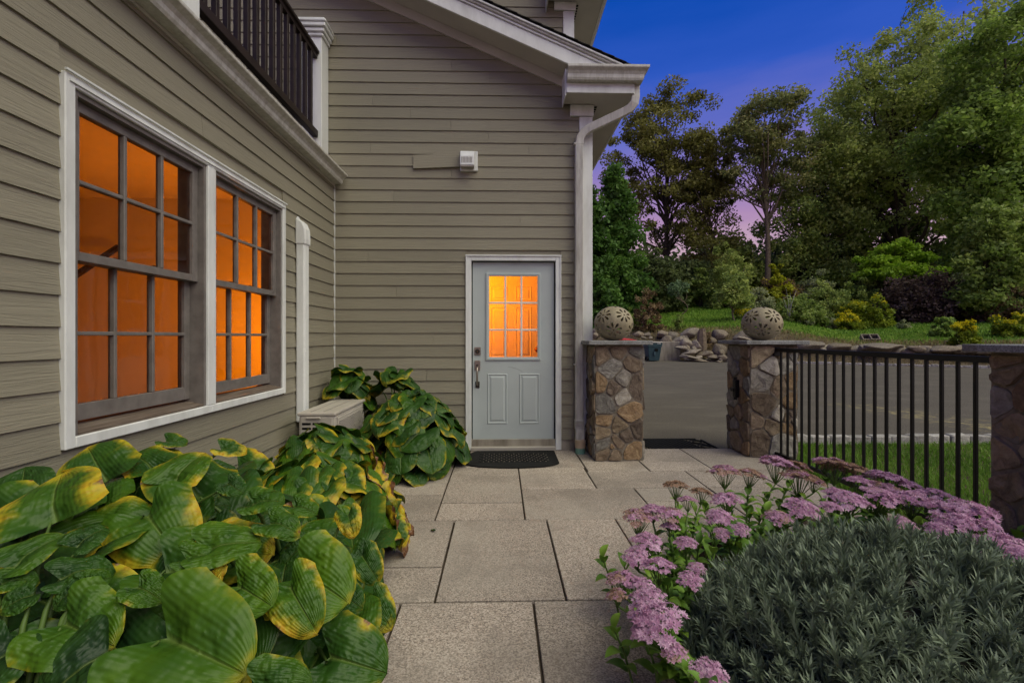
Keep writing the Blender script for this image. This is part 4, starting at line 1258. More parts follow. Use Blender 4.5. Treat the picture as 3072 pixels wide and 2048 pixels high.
def pillar(x0, x1, y0, y1, h, label, seed, faces, mats=SMATS):
    p_ = thing("stone_pillar", label, "pillar", ((x0 + x1) / 2, (y0 + y1) / 2, 0), "fieldstone gate pillars")
    core = 0.005
    MB().box(x0 + core, x1 - core, y0 + core, y1 - core, -0.05, h - .001).build("mortar_core", M['mortar'], p_)
    spec = {'f': ((x0, y0 + core, 0.0), (1, 0, 0), (0, -1, 0), x1 - x0), 'l': ((x0 + core, y1, 0.0), (0, -1, 0), (-1, 0, 0), y1 - y0),
            'r': ((x1 - core, y0, 0.0), (0, 1, 0), (1, 0, 0), y1 - y0), 'b': ((x1, y1 - core, 0.0), (-1, 0, 0), (0, 1, 0), x1 - x0)}
    for fi, f in enumerate(faces):
        o, ux, nr, w = spec[f]
        r = random.Random(seed * 10 + fi)
        cells = voronoi_cells(w, h - 0.01, seed * 10 + fi, 0.175)
        for c in cells:
            q = inset(c, r.uniform(0.005, 0.012))
            if not q: continue
            mt = M[r.choice(mats)]
            stone_mesh(q, o, ux, nr, r, mt).build("stone", mt, p_)
    MB().box(x0 - .075, x1 + .075, y0 - .075, min(y1 + .075, 9), h, h + .040).build("capstone", M['capstone'], p_, bevel=0.004)
    return p_
PH = 1.180
pillar(0.952, 1.447, 4.59, 5.028, PH, "fieldstone pillar against the house corner with a pierced sphere on top", 3, 'flrb')
pillar(2.60, 3.11, 4.69, 5.17, PH, "fieldstone pillar at the far end of the iron fence with a pierced sphere on top", 5, 'flrb')
pillar(2.60, 3.12, 1.86, 2.36, PH, "fieldstone pillar at the right picture edge ending the iron fence", 8, 'fl', ['stone_tan', 'stone_tan', 'stone_orange', 'stone_brown', 'stone_tan', 'stone_pale'])

# ---- pierced ceramic globes
def globe_mesh():
    Rr = 0.205
    bm = bmesh.new()
    bmesh.ops.create_uvsphere(bm, u_segments=56, v_segments=32, radius=Rr)
    g2 = bmesh.ops.create_uvsphere(bm, u_segments=40, v_segments=24, radius=Rr - .014)
    fs = set(f for v in g2['verts'] for f in v.link_faces)
    bmesh.ops.reverse_faces(bm, faces=list(fs))
    me = bpy.data.meshes.new("globe"); bm.to_mesh(me); bm.free()
    cut_ = MB()
    def petal(c, u, v, ang, L0, L1, wd):
        out = []
        for k in range(10):
            a = 2 * math.pi * k / 10
            s = 0.5 - 0.5 * math.cos(a)               # 0 at inner end, 1 at outer
            ww = wd * (0.25 + 0.75 * s ** 0.9) * math.sin(a)
            rr = L0 + (L1 - L0) * s
            out.append((rr * math.cos(ang) - ww * math.sin(ang), rr * math.sin(ang) + ww * math.cos(ang)))
        return out
    rows = [(27, 12, 5), (-24, 48, 5), (90, 0, 1)]
    for lat, off, n in rows:
        for i in range(n):
            lo = R(off + i * 360 / max(n, 1)); la = R(lat)
            c = Vector((math.cos(la) * math.cos(lo), math.cos(la) * math.sin(lo), math.sin(la)))
            u = Vector((-math.sin(lo), math.cos(lo), 0)); v = c.cross(u)
            shapes = [petal(c, u, v, math.pi * 2 * k / 8 + .2, 0.026, 0.092, 0.019) for k in range(8)]
            shapes.append([(0.010 * math.cos(a * math.pi / 4), 0.010 * math.sin(a * math.pi / 4)) for a in range(8)])
            for sh in shapes:
                poly = [c * (Rr * .72) + u * a * .80 + v * b * .80 for a, b in sh]
                poly2 = [c * (Rr * 1.12) + u * a * 1.15 + v * b * 1.15 for a, b in sh]
                k = len(poly)
                cut_.add(poly + poly2, [tuple(range(k))[::-1], tuple(range(k, 2 * k))] + [(i_, (i_ + 1) % k, k + (i_ + 1) % k, k + i_) for i_ in range(k)])
    co = cut_.build("cutter", None)
    go = bpy.data.objects.new("globe_tmp", me); COL.objects.link(go)
    md = go.modifiers.new("b", 'BOOLEAN'); md.operation = 'DIFFERENCE'; md.object = co; md.solver = 'EXACT'; md.use_hole_tolerant = True
    bpy.context.view_layer.update()
    dg = bpy.context.evaluated_depsgraph_get()
    m2 = bpy.data.meshes.new_from_object(go.evaluated_get(dg))
    bpy.data.objects.remove(go); bpy.data.objects.remove(co)
    m2.name = "globe"
    m2.materials.clear(); m2.materials.append(M['ceramic'])
    m2.polygons.foreach_set("use_smooth", [True] * len(m2.polygons))
    try: m2.set_sharp_from_angle(angle=R(40))
    except Exception: pass
    return m2
gm = globe_mesh()
for (x, y, rot, lb) in ((1.205, 4.84, -8, "tan ceramic globe pierced with flowers on the pillar by the house"), (2.865, 4.93, -24, "tan ceramic globe pierced with flowers on the pillar by the fence")):
    o = link_mesh("ceramic_globe", gm, None, Matrix.Translation((x, y, PH + .04 + .182)) @ Matrix.Rotation(R(rot), 4, 'Z') @ Matrix.Diagonal((1, 1, 0.90, 1)))
    tag(o, lb, "garden ornament", "pierced garden globes")

# ---- red plastic on the pillar cap
rp = thing("plastic_flag", "folded red plastic sheet lying behind the left globe on the pillar cap", "plastic sheet", (1.40, 5.05, PH + .041))
mb = MB()
base = Vector((1.40, 5.06, PH + .042))
def rsheet(pts, t=0.004):
    return MB().prism([base + Vector(p) for p in pts], (0, 0, t))
rsheet([(-.09, -.05, .000), (.10, -.06, .000), (.12, .03, .000), (-.06, .035, .000)]).build("lower_fold", M['red_plastic'], rp)
rsheet([(-.10, -.045, .012), (.07, -.05, .006), (.09, .035, .006), (-.07, .03, .024)]).build("upper_fold", M['red_plastic'], rp)

# ================================================================== IRON FENCE
fence = thing("iron_fence", "black iron fence panel between two stone pillars beside the lawn", "fence", (2.87, 3.5, 0))
FX = 2.875
MB().box(FX - .019, FX + .019, 2.365, 4.688, 1.105, 1.145).build("top_rail", M['black_iron'], fence, bevel=0.003)
MB().box(FX - .016, FX + .016, 2.365, 4.688, 0.030, 0.062).build("bottom_rail", M['black_iron'], fence, bevel=0.003)
for k in range(21):
    y = 4.60 - k * 0.1063
    if y < 2.38: break
    MB().box(FX - .0095, FX + .0095, y - .0095, y + .0095, 0.0625, 1.1045).build("baluster", M['black_iron'], fence, bevel=0.002)
MB().box(FX - .035, FX + .035, 4.665, 4.6895, 1.06, 1.155).build("wall_bracket", M['black_iron'], fence, bevel=0.003)
MB().box(FX - .030, FX + .030, 2.360, 2.38, 1.07, 1.155).build("wall_bracket", M['black_iron'], fence, bevel=0.003)
lat = thing("gate_latch", "black gate latch fixed to the gateway side of the stone pillar", "latch", (2.58, 4.92, 0.58))
MB().box(2.545, 2.598, 4.885, 4.945, 0.60, 0.79).build("latch_body", M['black_iron'], lat, bevel=0.008)
MB().tube([(2.562, 4.915, 0.575), (2.562, 4.915, 0.82)], 0.017, 10).build("latch_rod", M['black_iron'], lat)
MB().box(2.530, 2.5445, 4.90, 4.96, 0.665, 0.70).build("latch_tongue", M['black_iron'], lat)

# ================================================================== FAR DRIVE SIDE: bin, concrete, boulders
tb = thing("wheeled_bin", "slate blue wheeled rubbish bin standing beside the concrete wall", "rubbish bin", (8.0, 23.9, 0))
bx, by = 8.02, 23.9
def tap(name, m, w0, w1, d0, d1, z0, z1, bev=0.02):
    vs = [(bx - w0, by - d0, z0), (bx + w0, by - d0, z0), (bx + w0, by + d0, z0), (bx - w0, by + d0, z0), (bx - w1, by - d1, z1), (bx + w1, by - d1, z1), (bx + w1, by + d1, z1), (bx - w1, by + d1, z1)]
    return MB().add(vs, [(3, 2, 1, 0), (4, 5, 6, 7), (0, 1, 5, 4), (1, 2, 6, 5), (2, 3, 7, 6), (3, 0, 4, 7)]).build(name, m, tb, bevel=bev)
tap("body", M['bin_teal'], 0.27, 0.35, 0.28, 0.38, 0.0, 0.72)
tap("rim", M['bin_teal'], 0.37, 0.39, 0.40, 0.42, 0.722, 0.95, 0.01)
tap("lid", M['unit_grey'], 0.41, 0.38, 0.45, 0.40, 0.952, 1.01, 0.02)
MB().box(bx + .0, bx + .16, by - .40, by - .36, 0.50, 0.64).build("lift_pocket", M['slot_black'], tb)
MB().box(bx - .05, bx + .05, by - .40, by - .345, 0.30, 0.50).build("front_rib", M['bin_teal'], tb)
for s in (-1, 1):
    MB().tube([(bx - .30, by + s * .2, 0.12), (bx - .38, by + s * .2, 0.12)], 0.12, 14).build("wheel", M['rubber'], tb)
MB().tube([(bx - .45, by - .25, 0.93), (bx - .47, by - .2, 0.95), (bx - .47, by + .2, 0.95), (bx - .45, by + .25, 0.93)], 0.018, 8).build("handle", M['bin_teal'], tb)

cw = thing("concrete_wall", "short weathered concrete retaining wall right of the bin", "wall", (9.1, 24.6, 0))
mb = MB().prism([(8.45, 24.75, -.06), (9.78, 24.55, -.06), (9.78, 25.1, -.06), (8.45, 25.3, -.06)], (0, 0, 1.06)).build("wall_body", M['concrete'], cw, bevel=0.02)
MB().prism([(2.2, 26.6, -.06), (8.44, 25.25, -.06), (8.44, 25.6, -.06), (2.2, 26.95, -.06)], (0, 0, 0.95)).build("wing_wall", M['concrete'], cw, bevel=0.02)

def rock_mesh(seed, sub=3):
    r = random.Random(seed)
    bm = bmesh.new(); bmesh.ops.create_icosphere(bm, subdivisions=sub, radius=1.0)
    planes = [(Vector((r.gauss(0, 1), r.gauss(0, 1), r.gauss(0, 1))).normalized(), r.uniform(0.45, 0.85)) for _ in range(12)]
    for v in bm.verts:
        for (n, d) in planes:
            t = v.co.dot(n)
            if t > d: v.co -= n * (t - d) * 0.85
        v.co *= 1 + 0.10 * mnoise.noise(v.co * 1.7 + Vector((seed, 0, 0))) + 0.05 * mnoise.noise(v.co * 4.5 + Vector((0, seed, 0))) + 0.02 * mnoise.noise(v.co * 11 + Vector((0, seed, 0)))
    me = bpy.data.meshes.new("boulder"); bm.to_mesh(me); bm.free()
    me.polygons.foreach_set("use_smooth", [True] * len(me.polygons))
    return me
rocks = []
for i in range(7):
    a = rock_mesh(50 + i); a.materials.append(M['boulder']); rocks.append(a)
    b = a.copy(); b.materials.clear(); b.materials.append(M['boulder_rose']); rocks.append(b)
bw = thing("boulder_wall", "dry stacked wall of rounded boulders holding up the lawn past the drive", "boulder wall", (14, 22.5, 0))
rb = random.Random(21)
def put_rock(px, py, d, wpx, hpx, rz=None, mi=None, parent=bw, name="boulder"):
    p = pt_y(px, py, d)
    sc = depth_of(p) / 1365.0
    mw = Matrix.Translation(p) @ Matrix.Rotation(rb.uniform(-.25, .25) if rz is None else rz, 4, 'Y') @ Matrix.Diagonal((wpx * sc / 2 * 1.12, (wpx + hpx) * sc / 4 * 1.1, hpx * sc / 2 * 1.12, 1)) @ Matrix.Rotation(rb.uniform(0, 6.28), 4, 'Z')
    return link_mesh(name, rocks[(mi if mi is not None else rb.randrange(14))], parent, mw)
# left stack (photo positions -> real distance)
for (px, py, d, w, h) in [(2068, 1003, 26.2, 62, 42), (2110, 1020, 26.6, 40, 46), (2157, 1007, 26.0, 50, 44), (2232, 1008, 25.2, 84, 36), (2035, 1022, 26.0, 44, 28), (1996, 1022, 26.2, 38, 32),
                          (2063, 1031, 25.2, 40, 34), (2047, 1043, 24.9, 46, 20), (2088, 1036, 25.0, 34, 30), (2153, 1050, 24.4, 50, 44), (2072, 1058, 24.6, 66, 20), (2110, 1062, 24.5, 56, 20),
                          (2080, 1074, 24.3, 92, 14), (2141, 1070, 24.2, 40, 22), (2170, 1072, 23.9, 40, 22), (2205, 1055, 24.0, 56, 40), (2012, 1008, 27.5, 44, 30), (1915, 1002, 26.8, 34, 20), (1940, 1004, 27.0, 24, 16),
                          (1992, 1003, 27.6, 40, 26), (1790, 1000, 27.0, 40, 36), (1872, 1000, 28.0, 40, 20)]:
    put_rock(px, py, d - 0.9, w, h)
    put_rock(px + rb.uniform(-26, 26), py + rb.uniform(6, 14), d - 1.2, w * .55, h * .55)
# right line of low boulders along the bank
for (px, py, t, w, h) in [(2330, 1040, 2.2, 80, 36), (2440, 1036, 2.2, 88, 34), (2525, 1040, 2.2, 74, 26), (2640, 1042, 2.2, 160, 28), (2600, 1044, 2.0, 60, 24), (2752, 1047, 2.1, 54, 22), (2830, 1046, 2.1, 92, 22), (2925, 1050, 2.0, 60, 18), (2975, 1054, 2.0, 80, 22), (3050, 1058, 2.0, 70, 22), (3130, 1060, 2.0, 90, 26),
                          (2425, 1018, 4.2, 22, 9), (2372, 1020, 4.0, 26, 10), (2850, 1024, 4.0, 26, 8)]:
    r_ = ray(px, py)
    k = (26.1 + t - 1.0) / (0.53 * r_[0] + 0.848 * r_[1])
    put_rock(px, py, k * r_[1], w, h, rz=rb.uniform(-.08, .08))
px_ = 2290
while px_ < 3090:
    py_ = 1040 + (px_ - 2290) / 800 * 16
    r_ = ray(px_, py_); k = (26.1 + 1.45) / (0.53 * r_[0] + 0.848 * r_[1])
    w_ = rb.uniform(46, 92)
    put_rock(px_, py_ + rb.uniform(-3, 5), k * r_[1], w_, rb.uniform(22, 34), rz=rb.uniform(-.1, .1), mi=rb.choice([0, 2, 4, 6, 8, 10, 12, 5]))
    px_ += w_ * .72
# two hollow concrete blocks on the bank
cb = None
for i, px in enumerate((2597, 2622)):
    r_ = ray(px, 1024); k = (26.1 + 3.6) / (0.53 * r_[0] + 0.848 * r_[1]); p = Vector((r_[0] * k, r_[1] * k, 0)); p.z = ground_h(p.x, p.y) + .12
    t_ = thing("hollow_block", "left of two tilted hollow concrete blocks on the grass bank" if i == 0 else "right of two tilted hollow concrete blocks on the grass bank", "block", p, "hollow blocks on the bank")
    rot = Matrix.Translation(p) @ Matrix.Rotation(R(-20), 4, 'Z') @ Matrix.Rotation(R(38), 4, 'X')
    mb = MB()
    for (a, b_, c, d) in ((-.2, .2, -.22, -.17), (-.2, .2, .17, .22), (-.2, -.15, -.169, .169), (.15, .2, -.169, .169)):
        mb.box(a, b_, c, d, -.12, .16)
    o = mb.build("shell", M['mortar'], t_); o.matrix_basis = rot
    o = MB().box(-.149, .149, -.169, .169, -.10, .02).build("hollow", M['slot_black'], t_); o.matrix_basis = rot

# weathered stump standing among the boulders
st_ = thing("tree_stump", "weathered upright wood stump standing among the stacked boulders", "stump", (pt_y(2107, 1010, 24.1).x, 24.1, 0.3))
p = pt_y(2107, 1010, 24.1); mb = MB(); rst = random.Random(4)
ringn = 14; zs = [0.2, 0.6, 1.1, 1.45, 1.62]; offs = [rst.uniform(.85, 1.15) for _ in range(ringn)]
for zi, z in enumerate(zs):
    for k in range(ringn):
        a = 2 * math.pi * k / ringn; r_ = (0.30 - .03 * zi) * offs[k]
        mb.v.append((p.x + r_ * math.cos(a), p.y + r_ * math.sin(a), z + (rst.uniform(-.12, .12) if zi == 4 else 0)))
for zi in range(4):
    for k in range(ringn):
        a0 = zi * ringn + k; a1 = zi * ringn + (k + 1) % ringn
        mb.f.append((a0, a1, a1 + ringn, a0 + ringn))
mb.f.append(tuple(4 * ringn + k for k in range(ringn)))
mb.build("stump_wood", M['bark_pale'], st_)
MB().box(bx + .12, bx + .30, by - .4335, by - .4305, 0.90, 0.925).build("bin_mark", M['white_trim'], tb)
# ================================================================== FOLIAGE BUILDERS
def leaf_cloud(rs, C, rad, n_per, size, flat=0.8, up=0.35, aspect=1.7, squash=(1, 1, 1)):
    """C (k,3) clump centres, rad (k,) radii -> verts, quads, clump var; leaves as bent diamonds"""
    k = len(C)
    N = k * n_per
    idx = np.repeat(np.arange(k), n_per)
    d = rs.normal(size=(N, 3)); d /= np.linalg.norm(d, axis=1)[:, None]
    r = rs.random(N) ** 0.45
    P = C[idx] + d * (r * rad[idx])[:, None] * np.array(squash) * np.array([1, 1, flat])
    nrm = rs.normal(size=(N, 3)) + d * 0.5 + np.array([0, 0, up * 2]); nrm /= np.linalg.norm(nrm, axis=1)[:, None]
    a = rs.normal(size=(N, 3)); a -= nrm * (a * nrm).sum(1)[:, None]; a /= np.linalg.norm(a, axis=1)[:, None]
    b = np.cross(nrm, a)
    s = size * (0.6 + 0.8 * rs.random(N))
    L = (a * (s * aspect * 0.5)[:, None]); W = (b * (s * 0.5)[:, None])
    V = np.stack([P - L, P + W - nrm * (s * .12)[:, None], P + L - nrm * (s * .25)[:, None], P - W - nrm * (s * .12)[:, None]], axis=1).reshape(-1, 3)
    F = np.arange(N * 4).reshape(-1, 4)
    cv = rs.random(k)
    var = np.repeat(cv[idx], 4)
    return V, F, var

def limb_path(p, q, rs, sag=0.12, n=5):
    p, q = np.array(p, float), np.array(q, float)
    L = np.linalg.norm(q - p)
    off = rs.normal(size=3) * L * sag
    out = []
    for i in range(n + 1):
        t = i / n
        out.append(tuple(p + (q - p) * t + off * math.sin(math.pi * t) + np.array([0, 0, L * 0.10 * math.sin(math.pi * t)])))
    return out

def tree(name, label, base, height, lobes, n_clump, n_leaf, clump_r, leaf, leafmat, trunk_r=0.25, bark='bark', seed=1, group=None, shell=0.55, limbs=22, cat="tree", lean=(0, 0), flat=0.8, trunk_top=0.85, trunk_bend=0.4):
    """lobes: ellipsoids (dx,dy,z, rx,ry,rz, weight) relative to the base"""
    rs = np.random.RandomState(seed)
    bx, by, bz = base
    t_ = thing(name, label, cat, base, group)
    w = np.array([l[6] for l in lobes], float); w /= w.sum()
    ch = rs.choice(len(lobes), size=n_clump, p=w)
    LB = np.array([l[:6] for l in lobes], float)[ch]
    d = rs.normal(size=(n_clump, 3)); d /= np.linalg.norm(d, axis=1)[:, None]
    rr = shell + (1 - shell) * rs.random(n_clump) ** 0.6
    rr *= 0.85 + 0.3 * rs.random(n_clump)
    C = LB[:, :3] + d * LB[:, 3:6] * rr[:, None] + np.array(base)
    rad = clump_r * (0.6 + 0.8 * rs.random(n_clump))
    V, F, var = leaf_cloud(rs, C, rad, n_leaf, leaf, flat=flat)
    me = np_mesh("crown", V, F, M[leafmat], False, var)
    link_mesh("crown", me, t_)
    # trunk and limbs
    mb = MB()
    top = np.array([bx + lean[0], by + lean[1], bz + height * trunk_top])
    tp = []
    nseg = 9
    b1 = rs.normal(size=2) * trunk_bend
    for i in range(nseg + 1):
        t = i / nseg
        tp.append((bx + lean[0] * t + b1[0] * math.sin(t * 5), by + lean[1] * t + b1[1] * math.sin(t * 4), bz - .2 + height * trunk_top * t))
    mb.tube(tp, [trunk_r * (1.25 if i == 0 else 1.0) * (1 - 0.86 * i / nseg) for i in range(nseg + 1)], 8)
    tr = np.array(tp)
    pick = rs.choice(n_clump, size=min(limbs, n_clump), replace=False)
    for c in pick:
        q = C[c]
        # leave the trunk below the clump
        zz = bz + max(height * 0.12, (q[2] - bz) * (0.55 + 0.25 * rs.random()))
        f = min(0.97, max(0.05, (zz - bz) / (height * trunk_top)))
        i0 = int(f * nseg); ff = f * nseg - i0
        p = tr[i0] * (1 - ff) + tr[min(i0 + 1, nseg)] * ff
        r0 = trunk_r * (1 - 0.86 * f) * 0.5
        lp = limb_path(p, q, rs)
        mb.tube(lp, [r0 * (1 - 0.85 * i / (len(lp) - 1)) + 0.004 for i in range(len(lp))], 5, caps=False)
    mb.build("trunk", M[bark], t_, smooth=True, fix=False)
    return t_

def bush(name, label, base, rx, ry, h, n_clump, n_leaf, clump_r, leaf, leafmat, seed=1, group=None, cat="shrub", stems=8, flat=0.85, aspect=1.7, extra=None, top_only=False, lift=0.0):
    rs = np.random.RandomState(seed)
    t_ = thing(name, label, cat, base, group)
    d = rs.normal(size=(n_clump, 3)); d[:, 2] = np.abs(d[:, 2]) * (1.3 if top_only else 1.0); d /= np.linalg.norm(d, axis=1)[:, None]
    rr = 0.35 + 0.6 * rs.random(n_clump) ** 0.6
    rr *= 0.88 + 0.3 * rs.random(n_clump)
    C = np.array(base) + d * np.array([rx, ry, h - lift]) * rr[:, None] + np.array([0, 0, lift])
    rad = clump_r * (0.6 + 0.8 * rs.random(n_clump))
    V, F, var = leaf_cloud(rs, C, rad, n_leaf, leaf, flat=flat, aspect=aspect)
    link_mesh("foliage", np_mesh("foliage", V, F, M[leafmat], False, var), t_)["kind"] = "stuff"
    if extra:
        emat, en, esz, zmin, er = extra
        z = C[:, 2] - base[2]
        sel = C[z > h * zmin]
        if len(sel) == 0: sel = C
        V, F, var = leaf_cloud(rs, sel + np.array([0, 0, er * .6]), np.full(len(sel), er), en, esz, flat=0.7)
        link_mesh("blooms", np_mesh("blooms", V, F, M[emat], False, var), t_)["kind"] = "stuff"
    if stems:
        mb = MB()
        for c in rs.choice(n_clump, size=min(stems, n_clump), replace=False):
            lp = limb_path((base[0] + rs.normal() * rx * .08, base[1] + rs.normal() * ry * .08, base[2] - .05), C[c], rs, 0.08, 4)
            r0 = 0.012 * max(1.0, h)
            mb.tube(lp, [r0 * (1 - .7 * i / 4) for i in range(5)], 5, caps=False)
        mb.build("stems", M['bark'], t_, smooth=True, fix=False)
    return t_

def spot(px, y, up=0.0):
    """ground point under photo column px at distance y"""
    p = pt_y(px, 1010, y)
    return (p.x, p.y, ground_h(p.x, p.y) + up)

# ================================================================== TREES BEYOND THE DRIVE
def zt(px, py, y): return pt_y(px, py, y).z
def tree_at(name, label, px, y, top_py, wpx, leafmat, seed, n_clump, n_leaf, leaf, crown_lo, lobes=None, **kw):
    b = spot(px, y)
    h = zt(px, top_py, y) - b[2]
    sc = y / 1365.0 * 1.0
    rw = wpx * sc / 2
    if lobes is None:
        zc = h * (1 + crown_lo) / 2; rz = h * (1 - crown_lo) / 2
        lobes = [(0, 0, zc, rw, rw * .8, rz, 1.0)]
    else:
        lobes = [(dx * rw, dy * rw, h * zc, rx * rw, ry * rw, rz * h, w) for (dx, dy, zc, rx, ry, rz, w) in lobes]
    return tree(name, label, b, h, lobes, n_clump, n_leaf, kw.pop('clump_r', max(0.5, rw * .16)), leaf, leafmat, seed=seed, **kw)
GT = "tall trees beyond the lawn"
tree_at("broadleaf_tree", "tall airy dark leaved tree left, its crown beside the eave gutter", 2000, 47, 250, 390, 'leaf_airy', 11, 200, 150, 0.165, 0.2,
        lobes=[(0.05, 0, 0.80, .62, .5, .20, 1.6), (-.45, 0, .66, .6, .5, .2, 1.0), (.3, 0, .60, .5, .5, .18, .9), (0, 0, .40, .8, .6, .16, .9)], clump_r=1.0, trunk_r=.34, group=GT, limbs=48, flat=.7)
tree_at("broadleaf_tree", "slim airy tree with a ragged top, right of the tallest left tree", 2125, 45, 375, 230, 'leaf_airy', 12, 130, 130, 0.16, 0.2,
        lobes=[(0, 0, .80, .55, .5, .18, 1.3), (.4, 0, .58, .5, .5, .16, .8), (-.4, 0, .50, .5, .5, .2, .9), (0.1, 0, .3, .8, .6, .12, .7)], clump_r=.9, trunk_r=.22, group=GT, limbs=32, flat=.7)
tree_at("conifer", "dark conical evergreen rising beside the white downspout", 1845, 36, 505, 190, 'leaf_arbor', 13, 210, 110, 0.20, 0.0,
        lobes=[(0, 0, .2, 1.0, .9, .22, 1.5), (0, 0, .45, .8, .7, .22, 1.1), (0, 0, .68, .5, .5, .2, .7), (0, 0, .86, .25, .25, .15, .35)], clump_r=.75, trunk_r=.2, shell=.7, limbs=10, trunk_bend=.05)
tree_at("conifer", "dark evergreen mostly hidden behind the white corner board and downspout", 1775, 33, 560, 150, 'leaf_arbor', 14, 150, 100, 0.19, 0.0,
        lobes=[(0, 0, .2, 1.0, .9, .22, 1.5), (0, 0, .45, .8, .7, .22, 1.1), (0, 0, .68, .5, .5, .2, .7), (0, 0, .86, .25, .25, .15, .35)], clump_r=.65, trunk_r=.18, shell=.7, limbs=8, trunk_bend=.05)
tree_at("pine_tree", "tall pine with a long bare trunk in the middle of the tree line", 2300, 43, 275, 300, 'leaf_pine', 15, 150, 120, 0.165, 0.45,
        lobes=[(0.05, 0, .88, .75, .6, .10, 1.2), (-.35, 0, .76, .62, .5, .08, .8), (.35, 0, .72, .7, .5, .10, .9), (-.1, 0, .62, .8, .6, .07, .8), (0.2, 0, .53, .7, .6, .06, .5)], clump_r=.95, trunk_r=.30, bark='bark_pale', group=GT, limbs=40, lean=(-.5, 0), flat=.6, trunk_bend=.25)
tree_at("broadleaf_tree", "dense dark green tree right of the bare pine trunk", 2440, 44, 425, 330, 'leaf_oak', 16, 220, 120, 0.18, 0.1,
        lobes=[(0, 0, .72, .7, .6, .26, 1.2), (-.4, 0, .5, .6, .5, .22, 1.0), (.4, 0, .45, .6, .5, .25, 1.0), (0, 0, .3, .9, .6, .18, 1)], clump_r=1.05, trunk_r=.3, group=GT, limbs=24)
tree_at("broadleaf_tree", "huge olive oak whose crown climbs toward the top right", 2690, 42, 55, 520, 'leaf_olive', 17, 310, 150, 0.18, 0.2,
        lobes=[(0.15, 0, .82, .7, .5, .17, 1.3), (-.35, 0, .66, .55, .5, .16, 1.1), (.45, .1, .62, .55, .5, .16, 1.0), (-.62, 0, .52, .38, .4, .14, .7), (0, .1, .48, .8, .5, .12, 1.0), (.1, 0, .33, .8, .5, .09, .6)], clump_r=1.35, trunk_r=.55, group=GT, limbs=55, flat=.7)
tree_at("broadleaf_tree", "brownish green oak behind, filling the sky right of the pine", 2560, 52, 225, 330, 'leaf_oak', 18, 210, 110, 0.22, 0.25,
        lobes=[(0, 0, .80, .7, .5, .18, 1.2), (-.4, 0, .62, .55, .5, .16, 1.0), (.45, 0, .58, .55, .5, .18, 1.0), (0, 0, .42, .9, .5, .14, 1.0)], clump_r=1.35, trunk_r=.45, group=GT, limbs=40, flat=.7)
tree_at("maple_tree", "dense bright green maple at the right picture edge", 3010, 34, 20, 520, 'leaf_maple', 19, 330, 160, 0.19, 0.05,
        lobes=[(.1, 0, .80, .6, .5, .2, 1.2), (-.35, 0, .55, .55, .5, .16, 1.2), (.35, 0, .55, .6, .5, .2, 1.0), (-.1, -.1, .38, .75, .5, .14, 1.2), (0, 0, .22, .75, .5, .09, .7)], clump_r=1.15, trunk_r=.45, group=GT, limbs=26)
tree_at("broadleaf_tree", "tall oak behind the maple, its top leaving the frame", 2900, 50, -120, 460, 'leaf_olive', 20, 220, 110, 0.23, 0.3,
        lobes=[(0, 0, .82, .8, .5, .16, 1.2), (-.5, 0, .66, .5, .5, .14, .9), (.4, 0, .6, .6, .5, .16, .9), (0, 0, .45, .9, .5, .12, .8)], clump_r=1.4, trunk_r=.5, group=GT, limbs=40, flat=.7)
tree_at("peach_tree", "loose tree with drooping narrow leaves in front of the maple", 2985, 28, 615, 260, 'leaf_bushgreen', 21, 150, 85, 0.15, 0.0,
        lobes=[(-.3, 0, .8, .35, .4, .22, .8), (.35, 0, .72, .4, .4, .24, .9), (0, 0, .5, .85, .5, .25, 1.2), (0, 0, .25, .9, .5, .2, 1.0)], clump_r=.55, trunk_r=.13, limbs=20)
tree_at("dogwood_tree", "lime green dogwood with flat leafy tiers behind the purple shrub", 2680, 34, 722, 250, 'leaf_lime', 22, 120, 110, 0.15, 0.0,
        lobes=[(0.05, 0, .88, .42, .4, .09, .8), (-.3, 0, .72, .5, .45, .09, .9), (.42, 0, .76, .5, .45, .08, .8), (-.5, -.2, .54, .5, .5, .07, .8), (.15, -.2, .58, .7, .5, .1, 1.0)], clump_r=.55, trunk_r=.11, limbs=24, flat=.5, shell=.1)
tree_at("small_tree", "pale blue green little tree with thin stems at the lawn corner", 2030, 35, 840, 66, 'leaf_bluegreen', 23, 36, 55, 0.11, 0.4,
        lobes=[(-.3, 0, .72, .6, .6, .16, 1), (.4, 0, .78, .5, .5, .16, .9)], clump_r=.32, trunk_r=.05, limbs=14, bark='bark_pale')
tree_at("small_tree", "young olive leaved tree standing on the lawn left of the right globe", 2205, 29, 806, 110, 'leaf_oak', 24, 85, 75, 0.10, 0.3,
        lobes=[(0, 0, .72, .55, .5, .26, 1.2), (-.15, 0, .48, .85, .7, .18, 1.0), (.3, 0, .42, .7, .6, .14, .8)], clump_r=.36, trunk_r=.06, limbs=18, bark='bark_pale')
